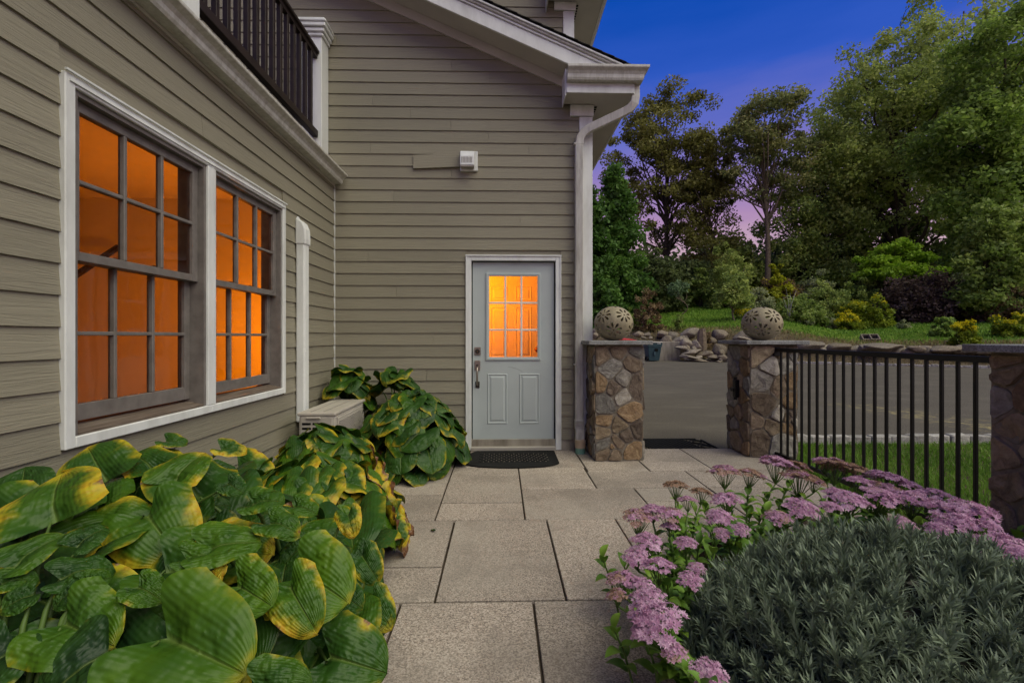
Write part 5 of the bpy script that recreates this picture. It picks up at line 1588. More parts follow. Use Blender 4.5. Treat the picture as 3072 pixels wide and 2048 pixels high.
# understorey trees that close the wood at eye level
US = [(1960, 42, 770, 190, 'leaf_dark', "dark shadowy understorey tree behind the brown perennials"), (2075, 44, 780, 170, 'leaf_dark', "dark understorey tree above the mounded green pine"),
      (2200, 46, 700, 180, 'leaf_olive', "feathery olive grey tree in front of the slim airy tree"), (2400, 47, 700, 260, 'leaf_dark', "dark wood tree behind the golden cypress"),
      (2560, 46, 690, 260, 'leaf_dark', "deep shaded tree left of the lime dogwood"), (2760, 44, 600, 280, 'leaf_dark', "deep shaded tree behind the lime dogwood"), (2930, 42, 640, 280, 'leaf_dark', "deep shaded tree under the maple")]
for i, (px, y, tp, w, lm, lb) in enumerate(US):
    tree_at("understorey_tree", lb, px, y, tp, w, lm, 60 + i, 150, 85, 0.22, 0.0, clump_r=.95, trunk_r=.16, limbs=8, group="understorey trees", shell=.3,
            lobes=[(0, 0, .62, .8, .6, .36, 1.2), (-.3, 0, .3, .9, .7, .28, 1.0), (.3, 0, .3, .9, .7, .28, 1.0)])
# far woodland mass
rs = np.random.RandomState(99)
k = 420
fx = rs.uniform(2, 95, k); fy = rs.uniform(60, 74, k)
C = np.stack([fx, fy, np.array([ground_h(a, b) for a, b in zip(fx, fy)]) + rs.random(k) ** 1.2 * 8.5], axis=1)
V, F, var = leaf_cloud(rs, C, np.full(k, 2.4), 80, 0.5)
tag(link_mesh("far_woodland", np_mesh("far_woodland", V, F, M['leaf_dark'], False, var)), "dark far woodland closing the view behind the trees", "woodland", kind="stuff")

# ================================================================== SHRUBS AND PERENNIALS
def bush_at(name, label, px, y, top_py, wpx, leafmat, seed, nc, nl, leaf, **kw):
    b = spot(px, y)
    h = max(0.25, zt(px, top_py, y) - b[2])
    rw = wpx * y / 1365.0 / 2
    return bush(name, label, b, rw, kw.pop('ry', rw * .8), h, nc, nl, kw.pop('clump_r', max(.14, rw * .2)), leaf, leafmat, seed=seed, **kw)
bush_at("golden_cypress", "rounded golden yellow cypress dome in front of the dark wood", 2328, 33.2, 790, 92, 'leaf_chart', 31, 70, 90, .13)
bush_at("mounded_pine", "soft green mounded pine at the far lawn edge left", 2105, 40, 800, 100, 'leaf_bushgreen', 32, 80, 90, .14)
bush_at("purple_shrub", "big dark purple leaved smoke bush in the right border", 2775, 31, 822, 270, 'leaf_purple', 33, 170, 100, .12)
bush_at("goldenrod_shrub", "green and yellow goldenrod clump left of the purple bush", 2600, 29, 896, 150, 'leaf_goldgreen', 34, 80, 90, .09, extra=('leaf_gold', 26, .07, .62, .26))
bush_at("goldenrod_shrub", "low yellow goldenrod spilling onto the lawn edge", 2545, 28.3, 938, 80, 'leaf_goldgreen', 35, 40, 60, .08, extra=('leaf_gold', 40, .07, .3, .22))
bush_at("goldenrod_shrub", "upright yellow goldenrod growing among the low boulders", 2893, 20.0, 966, 76, 'leaf_goldgreen', 36, 46, 80, .07, extra=('leaf_gold', 50, .06, .62, .2), lift=.1)
bush_at("goldenrod_shrub", "yellow goldenrod at the right edge behind the pillar cap", 3045, 22, 950, 150, 'leaf_goldgreen', 37, 60, 80, .07, extra=('leaf_gold', 34, .06, .5, .22))
bush_at("leafy_shrub", "glossy dark green shrub left of the upright goldenrod", 2838, 23.0, 950, 90, 'leaf_maple', 38, 60, 70, .08)
bush_at("perennial_clump", "brown seedy perennial clump behind the left globe", 1945, 28, 868, 100, 'leaf_brown', 39, 70, 60, .08, cat="perennial", extra=('leaf_brown', 20, .06, .7, .22))
bush_at("perennial_clump", "thin green stemmed perennial right of the brown clump", 2035, 27.2, 945, 46, 'leaf_bushgreen', 40, 26, 40, .07, cat="perennial")
bush_at("perennial_clump", "small dry plant growing between the stacked boulders", 2120, 24.6, 965, 34, 'leaf_brown', 41, 20, 44, .07, cat="perennial")
bush_at("perennial_clump", "yellow flowers at the foot of the young lawn tree", 2225, 30, 928, 80, 'leaf_bushgreen', 42, 22, 40, .07, cat="perennial", extra=('leaf_gold', 40, .06, .1, .22))
bush_at("mixed_shrub", "grey green shrub directly above the right globe", 2270, 32, 868, 110, 'leaf_sage', 43, 80, 70, .10)
bush_at("mixed_shrub", "russet brown shrub under the golden cypress", 2335, 34, 838, 150, 'leaf_brown', 44, 100, 75, .11, extra=('leaf_gold', 8, .08, .3, .3))
bush_at("mixed_shrub", "tall light green shrub right of the russet one", 2445, 33, 822, 120, 'leaf_sage', 45, 100, 75, .11)
bush_at("mixed_shrub", "mid green shrub behind the right globe", 2400, 29.5, 880, 140, 'leaf_bushgreen', 46, 100, 80, .10)
bush_at("mixed_shrub", "olive shrub left of the goldenrod clump", 2485, 32, 850, 150, 'leaf_oak', 47, 100, 80, .10)
bush_at("mixed_shrub", "grey olive shrub behind the goldenrod clump", 2580, 34, 838, 150, 'leaf_bushgreen', 48, 100, 80, .11)
bush_at("mixed_shrub", "brown green shrub with yellow heads right of the purple bush", 2945, 30, 860, 190, 'leaf_oak', 49, 110, 80, .11, extra=('leaf_gold', 7, .10, .4, .3))
bush_at("mixed_shrub", "pale leaved shrub spreading right under the lime dogwood", 2870, 33, 812, 140, 'leaf_sage', 50, 80, 70, .12)
bush_at("mixed_shrub", "dark reddish shrub at the right edge above the goldenrod", 3060, 27, 850, 170, 'leaf_brown', 51, 100, 80, .11, extra=('leaf_bushgreen', 40, .10, .1, .4))
bush_at("lambs_ear", "pale grey green tuft at the border edge below the mid shrubs", 2420, 28.6, 945, 46, 'leaf_sage', 52, 26, 50, .06, cat="perennial")
bush_at("lambs_ear", "pale silvery tuft left of the low goldenrod", 2488, 28.6, 948, 50, 'leaf_sage', 53, 26, 50, .06, cat="perennial")
bush_at("lambs_ear", "small grey tuft in front of the purple bush", 2712, 27, 962, 44, 'leaf_sage', 54, 22, 46, .06, cat="perennial")
bush_at("mixed_shrub", "dark green shrub at the foot of the evergreens", 1810, 31, 850, 130, 'leaf_arbor', 55, 90, 80, .12)
bush_at("mixed_shrub", "low grassy green shrub between the evergreens and brown clump", 1890, 31, 925, 100, 'leaf_bushgreen', 56, 50, 70, .10)
bush_at("mixed_shrub", "dark brown green shrub behind the pale little tree", 1985, 38, 760, 150, 'leaf_dark', 57, 110, 85, .15)
bush_at("mixed_shrub", "wiry olive shrub left of the bare pine trunk", 2190, 38, 720, 150, 'leaf_olive', 58, 100, 60, .13)
# pale bare stems between the shrubs
bs = thing("bare_shrub", "leafless shrub with pale twigs right of the right globe", "shrub", spot(2368, 29))
b0 = Vector(spot(2368, 29)); mb = MB(); r9 = random.Random(5)
for i in range(9):
    q = b0 + Vector((r9.uniform(-.6, .6), r9.uniform(-.3, .3), r9.uniform(.9, 2.2)))
    mb.tube([b0, b0.lerp(q, .5) + Vector((r9.uniform(-.1, .1), 0, .15)), q], [.016, .011, .004], 5)
mb.build("twigs", M['kerb_block'], bs)

# ================================================================== GRASS
def blades(name, label, pts, h, w, m, seed, lean=.5):
    rs = np.random.RandomState(seed)
    n = len(pts)
    a = rs.uniform(0, 2 * math.pi, n); hh = h * (0.5 + rs.random(n)); l = rs.random(n) * lean * hh
    b = a + rs.uniform(0, 6.28, n)
    dx = np.stack([np.cos(a), np.sin(a), np.zeros(n)], 1) * (w * (0.6 + 0.8 * rs.random(n)) / 2)[:, None]
    ld = np.stack([np.cos(b), np.sin(b), np.zeros(n)], 1)
    mid = pts + ld * (l * .35)[:, None] + np.array([0, 0, 1]) * (hh * .6)[:, None]
    tip = pts + ld * l[:, None] + np.array([0, 0, 1]) * hh[:, None]
    V = np.stack([pts - dx, pts + dx, mid + dx * .7, mid - dx * .7, tip], 1).reshape(-1, 3)
    i0 = np.arange(n) * 5
    F = np.concatenate([np.stack([i0, i0 + 1, i0 + 2], 1), np.stack([i0, i0 + 2, i0 + 3], 1), np.stack([i0 + 3, i0 + 2, i0 + 4], 1)])
    var = np.repeat(rs.random(n) * .5 + .25 + .25 * np.sin(pts[:, 0] * 3 + pts[:, 1] * 2), 5)
    return tag(link_mesh(name, np_mesh(name, V, F, M[m], False, var)), label, "grass", kind="stuff")
rs = np.random.RandomState(5)
n = 80000
gp = np.stack([2.95 + rs.random(n) ** 1.3 * 6.0, 1.2 + rs.random(n) * 4.26, np.full(n, -.06)], 1)
gp = gp[~((gp[:, 0] < 3.14) & ((gp[:, 1] > 4.66) | (gp[:, 1] < 2.4)))]
blades("near_grass", "short green grass growing behind the iron fence", gp, .045, .0065, 'grass', 6, 1.1)
n = 60000
gx = rs.uniform(4, 34, n); gy = rs.uniform(14, 50, n)
gt = 0.53 * gx + 0.848 * gy - 26.1
ks = np.abs(gx / gy); keep = (gt > 3.0) & (gt < 26) & (ks < 1.25) & (ks > 0.15)
gx, gy = gx[keep], gy[keep]
gp = np.stack([gx, gy, np.array([ground_h(a, b) for a, b in zip(gx, gy)]) - .01], 1)
blades("lawn_grass", "mown lawn rising beyond the boulder wall", gp, .11, .05, 'grass', 7, .8)
n = 9000
gx = rs.uniform(8, 34, n); s_ = rs.uniform(0.2, 3.4, n)
gy = (26.1 + s_ - 0.53 * gx) / 0.848
gp = np.stack([gx, gy, np.array([ground_h(a, b) for a, b in zip(gx, gy)]) - .01], 1)
blades("bank_grass", "dry brown grass on the bank below the boulders", gp, .16, .035, 'grass_dry', 8, 1.2)
# ================================================================== HOSTAS
def hosta_leaf(seed, cup=.25, droop=.25, wave=.03, fold=.25, W=.82, nu=22, nv=18, curl=0.0, crumple=0.0):
    r = random.Random(seed)
    vs, uv = [], []
    ph = r.uniform(0, 6.28); ph2 = r.uniform(0, 6.28); sk = r.uniform(-.06, .06)
    for j in range(nv + 1):
        v = j / nv
        w = W * .5 * ((1 - v) ** .52 * (0.84 + .80 * v)) * (1 - .22 * v ** 8)
        for i in range(nu + 1):
            u = -1 + 2 * i / nu; a = abs(u)
            lobe = .27 * (math.sin(math.pi * min(1, a)) ** .85) * (1 - v) ** 2
            x = u * w; y = v - lobe
            x += sk * v * v + (1 if u > 0 else -1) * (.085 * (1 - v) ** 5 * (1 - math.exp(-a * 9)) if a > 0 else 0)
            z = cup * x * x * 1.4 + fold * a * w * (0.6 + .4 * (1 - v)) - droop * v * v
            z += wave * math.sin(ph + v * 8.5 + (1.3 if u > 0 else 0)) * a ** 3
            z -= .13 * math.exp(-(x * x + y * y) / .035)
            z += .17 * math.sin(math.pi * min(1, a)) * w * (1 - .45 * v) - .10 * a ** 5 * w
            z += .12 * lobe * (1 + .6 * math.sin(ph2)) + (.012 + wave * .5) * math.sin(ph2 + v * 4.2) * a ** 2 * (1 if u > 0 else -.7)
            z += .0015 * math.cos(u * math.pi * 9) * (1 - a ** 3) * math.sin(math.pi * min(1, v * 1.05 + .05))
            if curl: z += -curl * (a ** 4) * w * 1.6; x *= (1 - .25 * curl * a ** 3)
            if crumple:
                q = Vector((x * 5, y * 5, seed))
                z += crumple * mnoise.noise(q); x += crumple * .7 * mnoise.noise(q + Vector((9, 0, 0))) * a; y += crumple * .5 * mnoise.noise(q + Vector((0, 9, 0)))
            z += .018 * mnoise.noise(Vector((x * 4 + seed, y * 4, 0)))
            vs.append((x, y, z)); uv.append((i / nu, v))
    fs = [(j * (nu + 1) + i, j * (nu + 1) + i + 1, (j + 1) * (nu + 1) + i + 1, (j + 1) * (nu + 1) + i) for j in range(nv) for i in range(nu)]
    me = raw_mesh("leaf", vs, fs, M['hosta'], True)
    ul = me.uv_layers.new(name="UVMap")
    li = np.zeros(len(me.loops), dtype=np.int32); me.loops.foreach_get("vertex_index", li)
    ul.data.foreach_set("uv", np.array(uv, dtype=np.float32)[li].ravel())
    return me
LEAF = [hosta_leaf(1, .20, .14, .03, .05, W=.90), hosta_leaf(2, .08, .26, .04, .06, W=.92), hosta_leaf(3, .30, .06, .03, .04, W=.95), hosta_leaf(4, .05, .36, .055, .10, W=.86),
        hosta_leaf(5, .34, .14, .035, .03, W=.98), hosta_leaf(6, -.15, .30, .035, .02, W=.92), hosta_leaf(7, -.08, .42, .035, .05, W=.86), hosta_leaf(8, .15, .18, .065, .08, W=.93)]
DRY = [hosta_leaf(21, .4, .35, .08, .3, W=.72, crumple=.14), hosta_leaf(22, .6, .5, .08, .4, W=.65, crumple=.18), hosta_leaf(23, .2, .6, .1, .3, W=.7, crumple=.12, curl=.6)]
hostas = []
def hosta(label, x, y):
    t_ = thing("hosta", label, "hosta plant", (x, y, 0), "hostas along the house wall")
    hostas.append((x, y, t_)); return t_
H_front = hosta("large green hosta in the near left corner of the picture", -1.05, 0.95)
H_win = hosta("green hosta with yellow rims under the lit window", -1.40, 1.55)
H_mid = hosta("lime green hosta leaning over the patio edge in front", -0.72, 1.62)
H_yel = hosta("yellowing hosta with brown scorched leaves before the cooling unit", -1.12, 2.70)
H_cor = hosta("dark green hosta mound between the cooling unit and the door", -0.95, 4.42)
H_back = hosta("dark hosta in the corner behind the cooling unit", -1.52, 4.86)

def add_leaf(plant, base, tip, width, mesh, yel, brn, lum, nhint=None, stalk=True):
    base, tip = Vector(base), Vector(tip)
    d = tip - base; L = d.length
    yax = d / L
    nh = Vector(nhint) if nhint is not None else Vector((0, -.35, 1.0))
    z = nh - yax * nh.dot(yax)
    if z.length < .05: z = Vector((0, -1, .3)) - yax * Vector((0, -1, .3)).dot(yax)
    z.normalize()
    xax = yax.cross(z)
    sx = width / .84; 
    rot = Matrix((xax, yax, z)).transposed().to_4x4()
    mw = Matrix.Translation(base) @ rot @ Matrix.Diagonal((sx, L, (L + sx) / 2, 1))
    o = link_mesh("leaf", mesh, plant, mw)
    o.color = (yel, brn, lum, 1.0)
    if stalk:
        cx, cy = [(a, b) for a, b, t in hostas if t is plant][0]
        c = Vector((cx, cy, 0.0))
        pth = []
        for i in range(6):
            t = i / 5
            p = c.lerp(base, t)
            p.z = base.z * (1 - (1 - t) ** 1.7) - .016
            pth.append(p)
        st = MB().tube(pth, [.009, .0085, .008, .007, .006, .003], 6, caps=False).build("stalk", M['stalk_green'], None, smooth=True, fix=False)
        st.parent = o; st.matrix_parent_inverse = mw.inverted()
    return o

# main leaves read from the picture: base(zoomx,zoomy) tip(zoomx,zoomy) apparent width, plant, yellow, lum, dz of tip, facing
ZS = 1300 / 2352.0
def z3(x, y): return (x * ZS, 1280 + y * ZS)
def canopy(px, py):
    z = .85 + (py - 1310) / 738.0 * (.53 - .85)
    if px > 850: z -= (px - 850) / 380.0 * .30
    return z
FRONT = [
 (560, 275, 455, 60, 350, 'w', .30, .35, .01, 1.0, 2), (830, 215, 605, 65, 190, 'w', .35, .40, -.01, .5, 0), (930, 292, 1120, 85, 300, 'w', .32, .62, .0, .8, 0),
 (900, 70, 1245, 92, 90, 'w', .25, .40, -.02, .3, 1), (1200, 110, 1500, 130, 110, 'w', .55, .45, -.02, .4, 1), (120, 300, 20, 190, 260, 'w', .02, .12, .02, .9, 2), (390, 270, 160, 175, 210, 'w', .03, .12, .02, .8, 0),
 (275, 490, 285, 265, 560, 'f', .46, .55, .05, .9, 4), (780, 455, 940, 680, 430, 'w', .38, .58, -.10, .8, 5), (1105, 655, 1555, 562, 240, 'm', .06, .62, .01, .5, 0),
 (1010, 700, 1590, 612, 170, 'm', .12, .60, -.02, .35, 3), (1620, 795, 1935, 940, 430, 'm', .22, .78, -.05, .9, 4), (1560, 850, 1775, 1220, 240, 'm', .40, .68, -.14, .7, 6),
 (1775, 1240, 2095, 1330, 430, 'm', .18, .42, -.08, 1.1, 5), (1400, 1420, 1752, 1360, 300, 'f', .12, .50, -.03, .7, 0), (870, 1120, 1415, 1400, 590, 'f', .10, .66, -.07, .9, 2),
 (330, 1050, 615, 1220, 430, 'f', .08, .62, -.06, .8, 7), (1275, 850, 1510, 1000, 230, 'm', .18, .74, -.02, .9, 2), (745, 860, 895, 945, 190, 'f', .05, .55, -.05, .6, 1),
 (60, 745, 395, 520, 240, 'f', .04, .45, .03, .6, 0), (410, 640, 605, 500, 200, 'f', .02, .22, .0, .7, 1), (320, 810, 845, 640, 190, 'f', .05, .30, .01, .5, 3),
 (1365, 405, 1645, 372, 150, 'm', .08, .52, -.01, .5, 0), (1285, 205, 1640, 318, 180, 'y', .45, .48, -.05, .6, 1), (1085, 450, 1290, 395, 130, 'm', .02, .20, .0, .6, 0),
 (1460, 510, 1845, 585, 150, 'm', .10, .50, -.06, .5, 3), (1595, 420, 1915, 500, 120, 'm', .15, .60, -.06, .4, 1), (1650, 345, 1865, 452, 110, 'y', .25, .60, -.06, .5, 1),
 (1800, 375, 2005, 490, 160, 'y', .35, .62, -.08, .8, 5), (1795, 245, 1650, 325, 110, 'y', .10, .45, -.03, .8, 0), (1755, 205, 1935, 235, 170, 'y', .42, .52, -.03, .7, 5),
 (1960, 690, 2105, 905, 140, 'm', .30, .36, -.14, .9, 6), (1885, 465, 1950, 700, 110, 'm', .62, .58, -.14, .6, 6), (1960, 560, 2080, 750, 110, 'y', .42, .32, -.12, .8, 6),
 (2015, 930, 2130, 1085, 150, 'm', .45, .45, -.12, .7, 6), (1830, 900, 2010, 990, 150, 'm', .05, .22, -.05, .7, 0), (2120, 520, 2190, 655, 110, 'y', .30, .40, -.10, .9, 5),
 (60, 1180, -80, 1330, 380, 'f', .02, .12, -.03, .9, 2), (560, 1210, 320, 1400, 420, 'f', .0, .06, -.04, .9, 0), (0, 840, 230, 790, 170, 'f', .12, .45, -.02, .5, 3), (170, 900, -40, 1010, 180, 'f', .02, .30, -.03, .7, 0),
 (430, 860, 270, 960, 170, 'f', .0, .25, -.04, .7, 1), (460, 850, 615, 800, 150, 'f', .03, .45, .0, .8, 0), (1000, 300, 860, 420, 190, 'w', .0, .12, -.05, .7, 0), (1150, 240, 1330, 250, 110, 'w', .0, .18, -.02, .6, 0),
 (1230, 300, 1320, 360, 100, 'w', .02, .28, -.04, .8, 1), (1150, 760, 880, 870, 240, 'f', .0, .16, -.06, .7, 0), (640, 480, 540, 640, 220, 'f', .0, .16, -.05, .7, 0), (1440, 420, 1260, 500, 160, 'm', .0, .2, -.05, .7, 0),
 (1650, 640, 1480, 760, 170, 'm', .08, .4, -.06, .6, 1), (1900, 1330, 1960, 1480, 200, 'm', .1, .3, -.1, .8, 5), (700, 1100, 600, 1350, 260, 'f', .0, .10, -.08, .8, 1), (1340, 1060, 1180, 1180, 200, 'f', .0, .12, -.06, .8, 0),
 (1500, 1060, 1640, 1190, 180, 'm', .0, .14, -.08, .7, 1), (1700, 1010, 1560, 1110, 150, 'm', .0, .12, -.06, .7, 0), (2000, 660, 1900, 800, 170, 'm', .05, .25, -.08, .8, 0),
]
PK = {'f': H_front, 'w': H_win, 'm': H_mid, 'y': H_yel}
rh = random.Random(12)
for (bx_, by_, tx_, ty_, w, k, yel, lum, dz, face, mi) in FRONT:
    bp, tp = z3(bx_, by_), z3(tx_, ty_)
    zb = canopy(*bp) - (.03 if k == 'w' else 0) - (.16 if lum < .21 and 230 < by_ < 1150 else 0)
    if k == 'y': zb = max(.10, .52 - (bp[0] - 700) / 560 * .40)
    if k == 'y' or dz >= 0.0: zt_ = zb + dz
    else: zt_ = zb + dz
    B = pt_z(bp[0], bp[1], zb)
    d = depth_of(B)
    wd = min(w * ZS * d / 1365.0 * .96, .235)
    # the blade lies in a plane tilted toward the light; its tip is where that plane meets the sight line
    nh = Vector((rh.uniform(-.12, .12) + (.15 if bp[0] < 700 else -.05), -max(.42, face), 1.0)).normalized()
    rv = Vector(ray(*tp)); o_ = Vector((0, 0, CAM_H))
    T = o_ + rv * ((B - o_).dot(nh) / rv.dot(nh))
    L = (T - B).length
    Lc = min(max(L * .9, wd * .85), wd * 1.30)
    T = B + (T - B) * (Lc / L); L = Lc
    L_ = L; T = B + (T - B) * .92; wd = max(wd, L_ * 1.0)
    B.x = max(B.x, XW + .05); T.x = max(T.x, XW + .05)
    add_leaf(PK[k], B, T, wd, LEAF[mi], yel, .10 + .25 * yel * rh.random(), lum, nhint=nh)
# second canopy layer between the main leaves
cen = [z3((f[0] + f[2]) / 2, (f[1] + f[3]) / 2) for f in FRONT]
tries = 0; made = 0
while tries < 2500 and made < 75:
    tries += 1
    px = rh.uniform(-40, 1120); py = rh.uniform(1380, 2070)
    if px > 650 and py < 1450 + (px - 650) * .25: continue
    if min((px - a) ** 2 + (py - b) ** 2 for a, b in cen) < 62 ** 2: continue
    cen.append((px, py)); made += 1
    B = pt_z(px, py, canopy(px, py) - rh.uniform(.05, .13))
    if B.x < XW + .14 or B.z < .1: continue
    nh = Vector((rh.uniform(-.35, .45), -rh.uniform(.3, .95), 1.0)).normalized()
    L = rh.uniform(.15, .215); a = rh.uniform(0, 6.28)
    u_ = Vector((math.cos(a), math.sin(a), 0)); u_ = (u_ - nh * u_.dot(nh)).normalized()
    T = B + u_ * L
    if T.x < XW + .05 or T.x > -.44: continue
    pl = min([H_front, H_win, H_mid], key=lambda t: (t.location - Vector((B.x, B.y, 0))).length)
    add_leaf(pl, B, T, L * rh.uniform(1.05, 1.2), LEAF[rh.choice([0, 2, 4, 7, 1])], rh.random() ** 2 * .4, .1, rh.uniform(.12, .55), nhint=nh)
for i in range(26):
    px = rh.uniform(-80, 420); py = rh.uniform(1800, 2090)
    B = pt_z(px, py, rh.uniform(.34, .50)); nh = Vector((rh.uniform(-.3, .4), -rh.uniform(.3, .9), 1.0)).normalized()
    a = rh.uniform(0, 6.28); L = rh.uniform(.2, .28)
    u_ = Vector((math.cos(a), math.sin(a), 0)); u_ = (u_ - nh * u_.dot(nh)).normalized()
    add_leaf(H_front, B, B + u_ * L, L * .92, LEAF[rh.choice([0, 2, 4, 1])], .03, .03, rh.uniform(.02, .25), nhint=nh)
# under-layer filling the gaps; low lum puts shade into its leaf colours
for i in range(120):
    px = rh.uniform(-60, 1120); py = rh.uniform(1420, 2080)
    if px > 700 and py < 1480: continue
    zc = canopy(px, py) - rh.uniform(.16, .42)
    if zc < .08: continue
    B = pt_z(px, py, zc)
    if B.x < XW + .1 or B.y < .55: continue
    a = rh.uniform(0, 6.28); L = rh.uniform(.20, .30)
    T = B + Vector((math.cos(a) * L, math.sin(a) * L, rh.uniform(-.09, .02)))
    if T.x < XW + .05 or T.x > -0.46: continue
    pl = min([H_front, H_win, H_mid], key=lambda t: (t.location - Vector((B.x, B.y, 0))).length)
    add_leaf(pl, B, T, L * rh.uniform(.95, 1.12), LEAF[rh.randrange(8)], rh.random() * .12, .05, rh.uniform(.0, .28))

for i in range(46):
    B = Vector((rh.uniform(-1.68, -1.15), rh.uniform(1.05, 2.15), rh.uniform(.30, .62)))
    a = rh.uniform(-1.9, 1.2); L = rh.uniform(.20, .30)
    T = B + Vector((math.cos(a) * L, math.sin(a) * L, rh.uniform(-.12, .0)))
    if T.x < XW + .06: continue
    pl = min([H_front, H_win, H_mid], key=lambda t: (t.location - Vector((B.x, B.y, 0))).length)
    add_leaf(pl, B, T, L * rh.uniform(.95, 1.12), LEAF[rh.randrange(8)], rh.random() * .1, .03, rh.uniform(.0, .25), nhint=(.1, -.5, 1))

def mound(plant, cx, cy, rx, ry, h, n, smin, smax, seed, yel=(0, .2), brn=(0, .1), lum=(.1, .5), dry=0.0, ok=None, fan=6.28, f0=0.0):
    r = random.Random(seed)
    for i in range(n):
        t = (i + .5) / n
        a = f0 + (i * 2.39996 + r.uniform(-.5, .5)) % fan
        el = 1.25 * (1 - t) ** .8 + .05            # elevation of the leaf on the mound: top first
        el += r.uniform(-.25, .25)
        ca, sa = math.cos(a), math.sin(a)
        ce, se = math.cos(el), math.sin(el)
        P = Vector((cx + rx * ce * ca, cy + ry * ce * sa, max(.05, h * se)))
        L = r.uniform(smin, smax) * .86
        out = Vector((ca, sa, 0))
        drop = -(.12 + .85 * ce) * L * .55
        tw = r.uniform(-1.0, 1.0)
        dirv = Vector((math.cos(a + tw), math.sin(a + tw), 0)) * L * (.62 + .33 * se) + Vector((0, 0, drop))
        B = P - dirv * .35; T = P + dirv * .65
        T.z = max(T.z, .02); B.z = max(B.z, .06)
        if ok and not (ok(B) and ok(T)): continue
        nh = out * (.9 * ce + .1) + Vector((r.uniform(-.35, .35), r.uniform(-.35, .35), .35 + se))
        y_ = r.uniform(*yel); b_ = r.uniform(*brn)
        side = (P.x - cx) / rx
        me = LEAF[r.choice([1, 5, 6, 3, 0, 7])]
        if dry and r.random() < dry * max(0.15, .35 + side):
            me = DRY[r.randrange(3)]; b_ = r.uniform(.45, 1.0); y_ = max(y_, .8)
        add_leaf(plant, B, T, L * r.uniform(.98, 1.15), me, y_, b_, r.uniform(*lum), nhint=nh)
def not_in_unit(p):
    return not (ax0 - .02 < p.x < ax1 + .03 and ay0 - .03 < p.y < ay1 + .02 and p.z < az1 + .06) and p.x > XW + .04 and p.y < YW - .04
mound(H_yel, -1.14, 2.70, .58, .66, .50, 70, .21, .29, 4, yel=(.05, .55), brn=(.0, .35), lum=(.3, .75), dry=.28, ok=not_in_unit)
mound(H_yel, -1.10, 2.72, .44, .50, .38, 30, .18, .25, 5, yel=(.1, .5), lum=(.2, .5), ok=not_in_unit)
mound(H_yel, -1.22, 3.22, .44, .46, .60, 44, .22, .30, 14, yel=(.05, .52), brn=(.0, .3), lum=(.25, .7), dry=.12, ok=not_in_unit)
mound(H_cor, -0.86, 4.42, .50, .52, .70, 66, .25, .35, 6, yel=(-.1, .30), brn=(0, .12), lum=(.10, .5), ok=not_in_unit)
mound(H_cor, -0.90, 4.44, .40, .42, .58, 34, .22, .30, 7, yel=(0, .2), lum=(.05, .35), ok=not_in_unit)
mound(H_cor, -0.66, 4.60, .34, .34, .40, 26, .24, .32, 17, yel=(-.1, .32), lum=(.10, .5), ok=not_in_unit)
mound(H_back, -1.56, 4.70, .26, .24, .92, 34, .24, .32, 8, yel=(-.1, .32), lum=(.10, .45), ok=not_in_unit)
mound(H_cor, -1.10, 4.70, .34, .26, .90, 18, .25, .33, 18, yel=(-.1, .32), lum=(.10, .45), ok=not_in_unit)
# scorched leaves trailing on the paving, and one curled orange leaf in the front clump
for (px, py, z, L, a) in [(1170, 1370, .16, .15, -.1), (1100, 1420, .16, .15, 2.8), (1195, 1560, .05, .14, -.6), (1130, 1345, .2, .15, .2)]:
    B = pt_z(px, py, z + .03); T = B + Vector((math.cos(a) * L, math.sin(a) * L, -.05))
    add_leaf(H_yel, B, T, L * .8, DRY[rh.randrange(3)], .9, rh.uniform(.5, 1.0), .5, stalk=False)
B = pt_z(625, 1790, .60); add_leaf(H_front, B, B + Vector((.03, -.02, .075)), .07, DRY[0], 1.0, .35, .6, nhint=(0, -1, .2), stalk=False)
# a torn scrap of leaf on the slab
o = link_mesh("fallen_leaf", LEAF[3], None, Matrix.Translation((-.43, 2.95, .012)) @ Matrix.Rotation(.6, 4, 'Z') @ Matrix.Diagonal((.03, .045, .03, 1)))
o.color = (.1, .2, .3, 1); tag(o, "tiny green leaf scrap lying on the granite slab", "leaf")

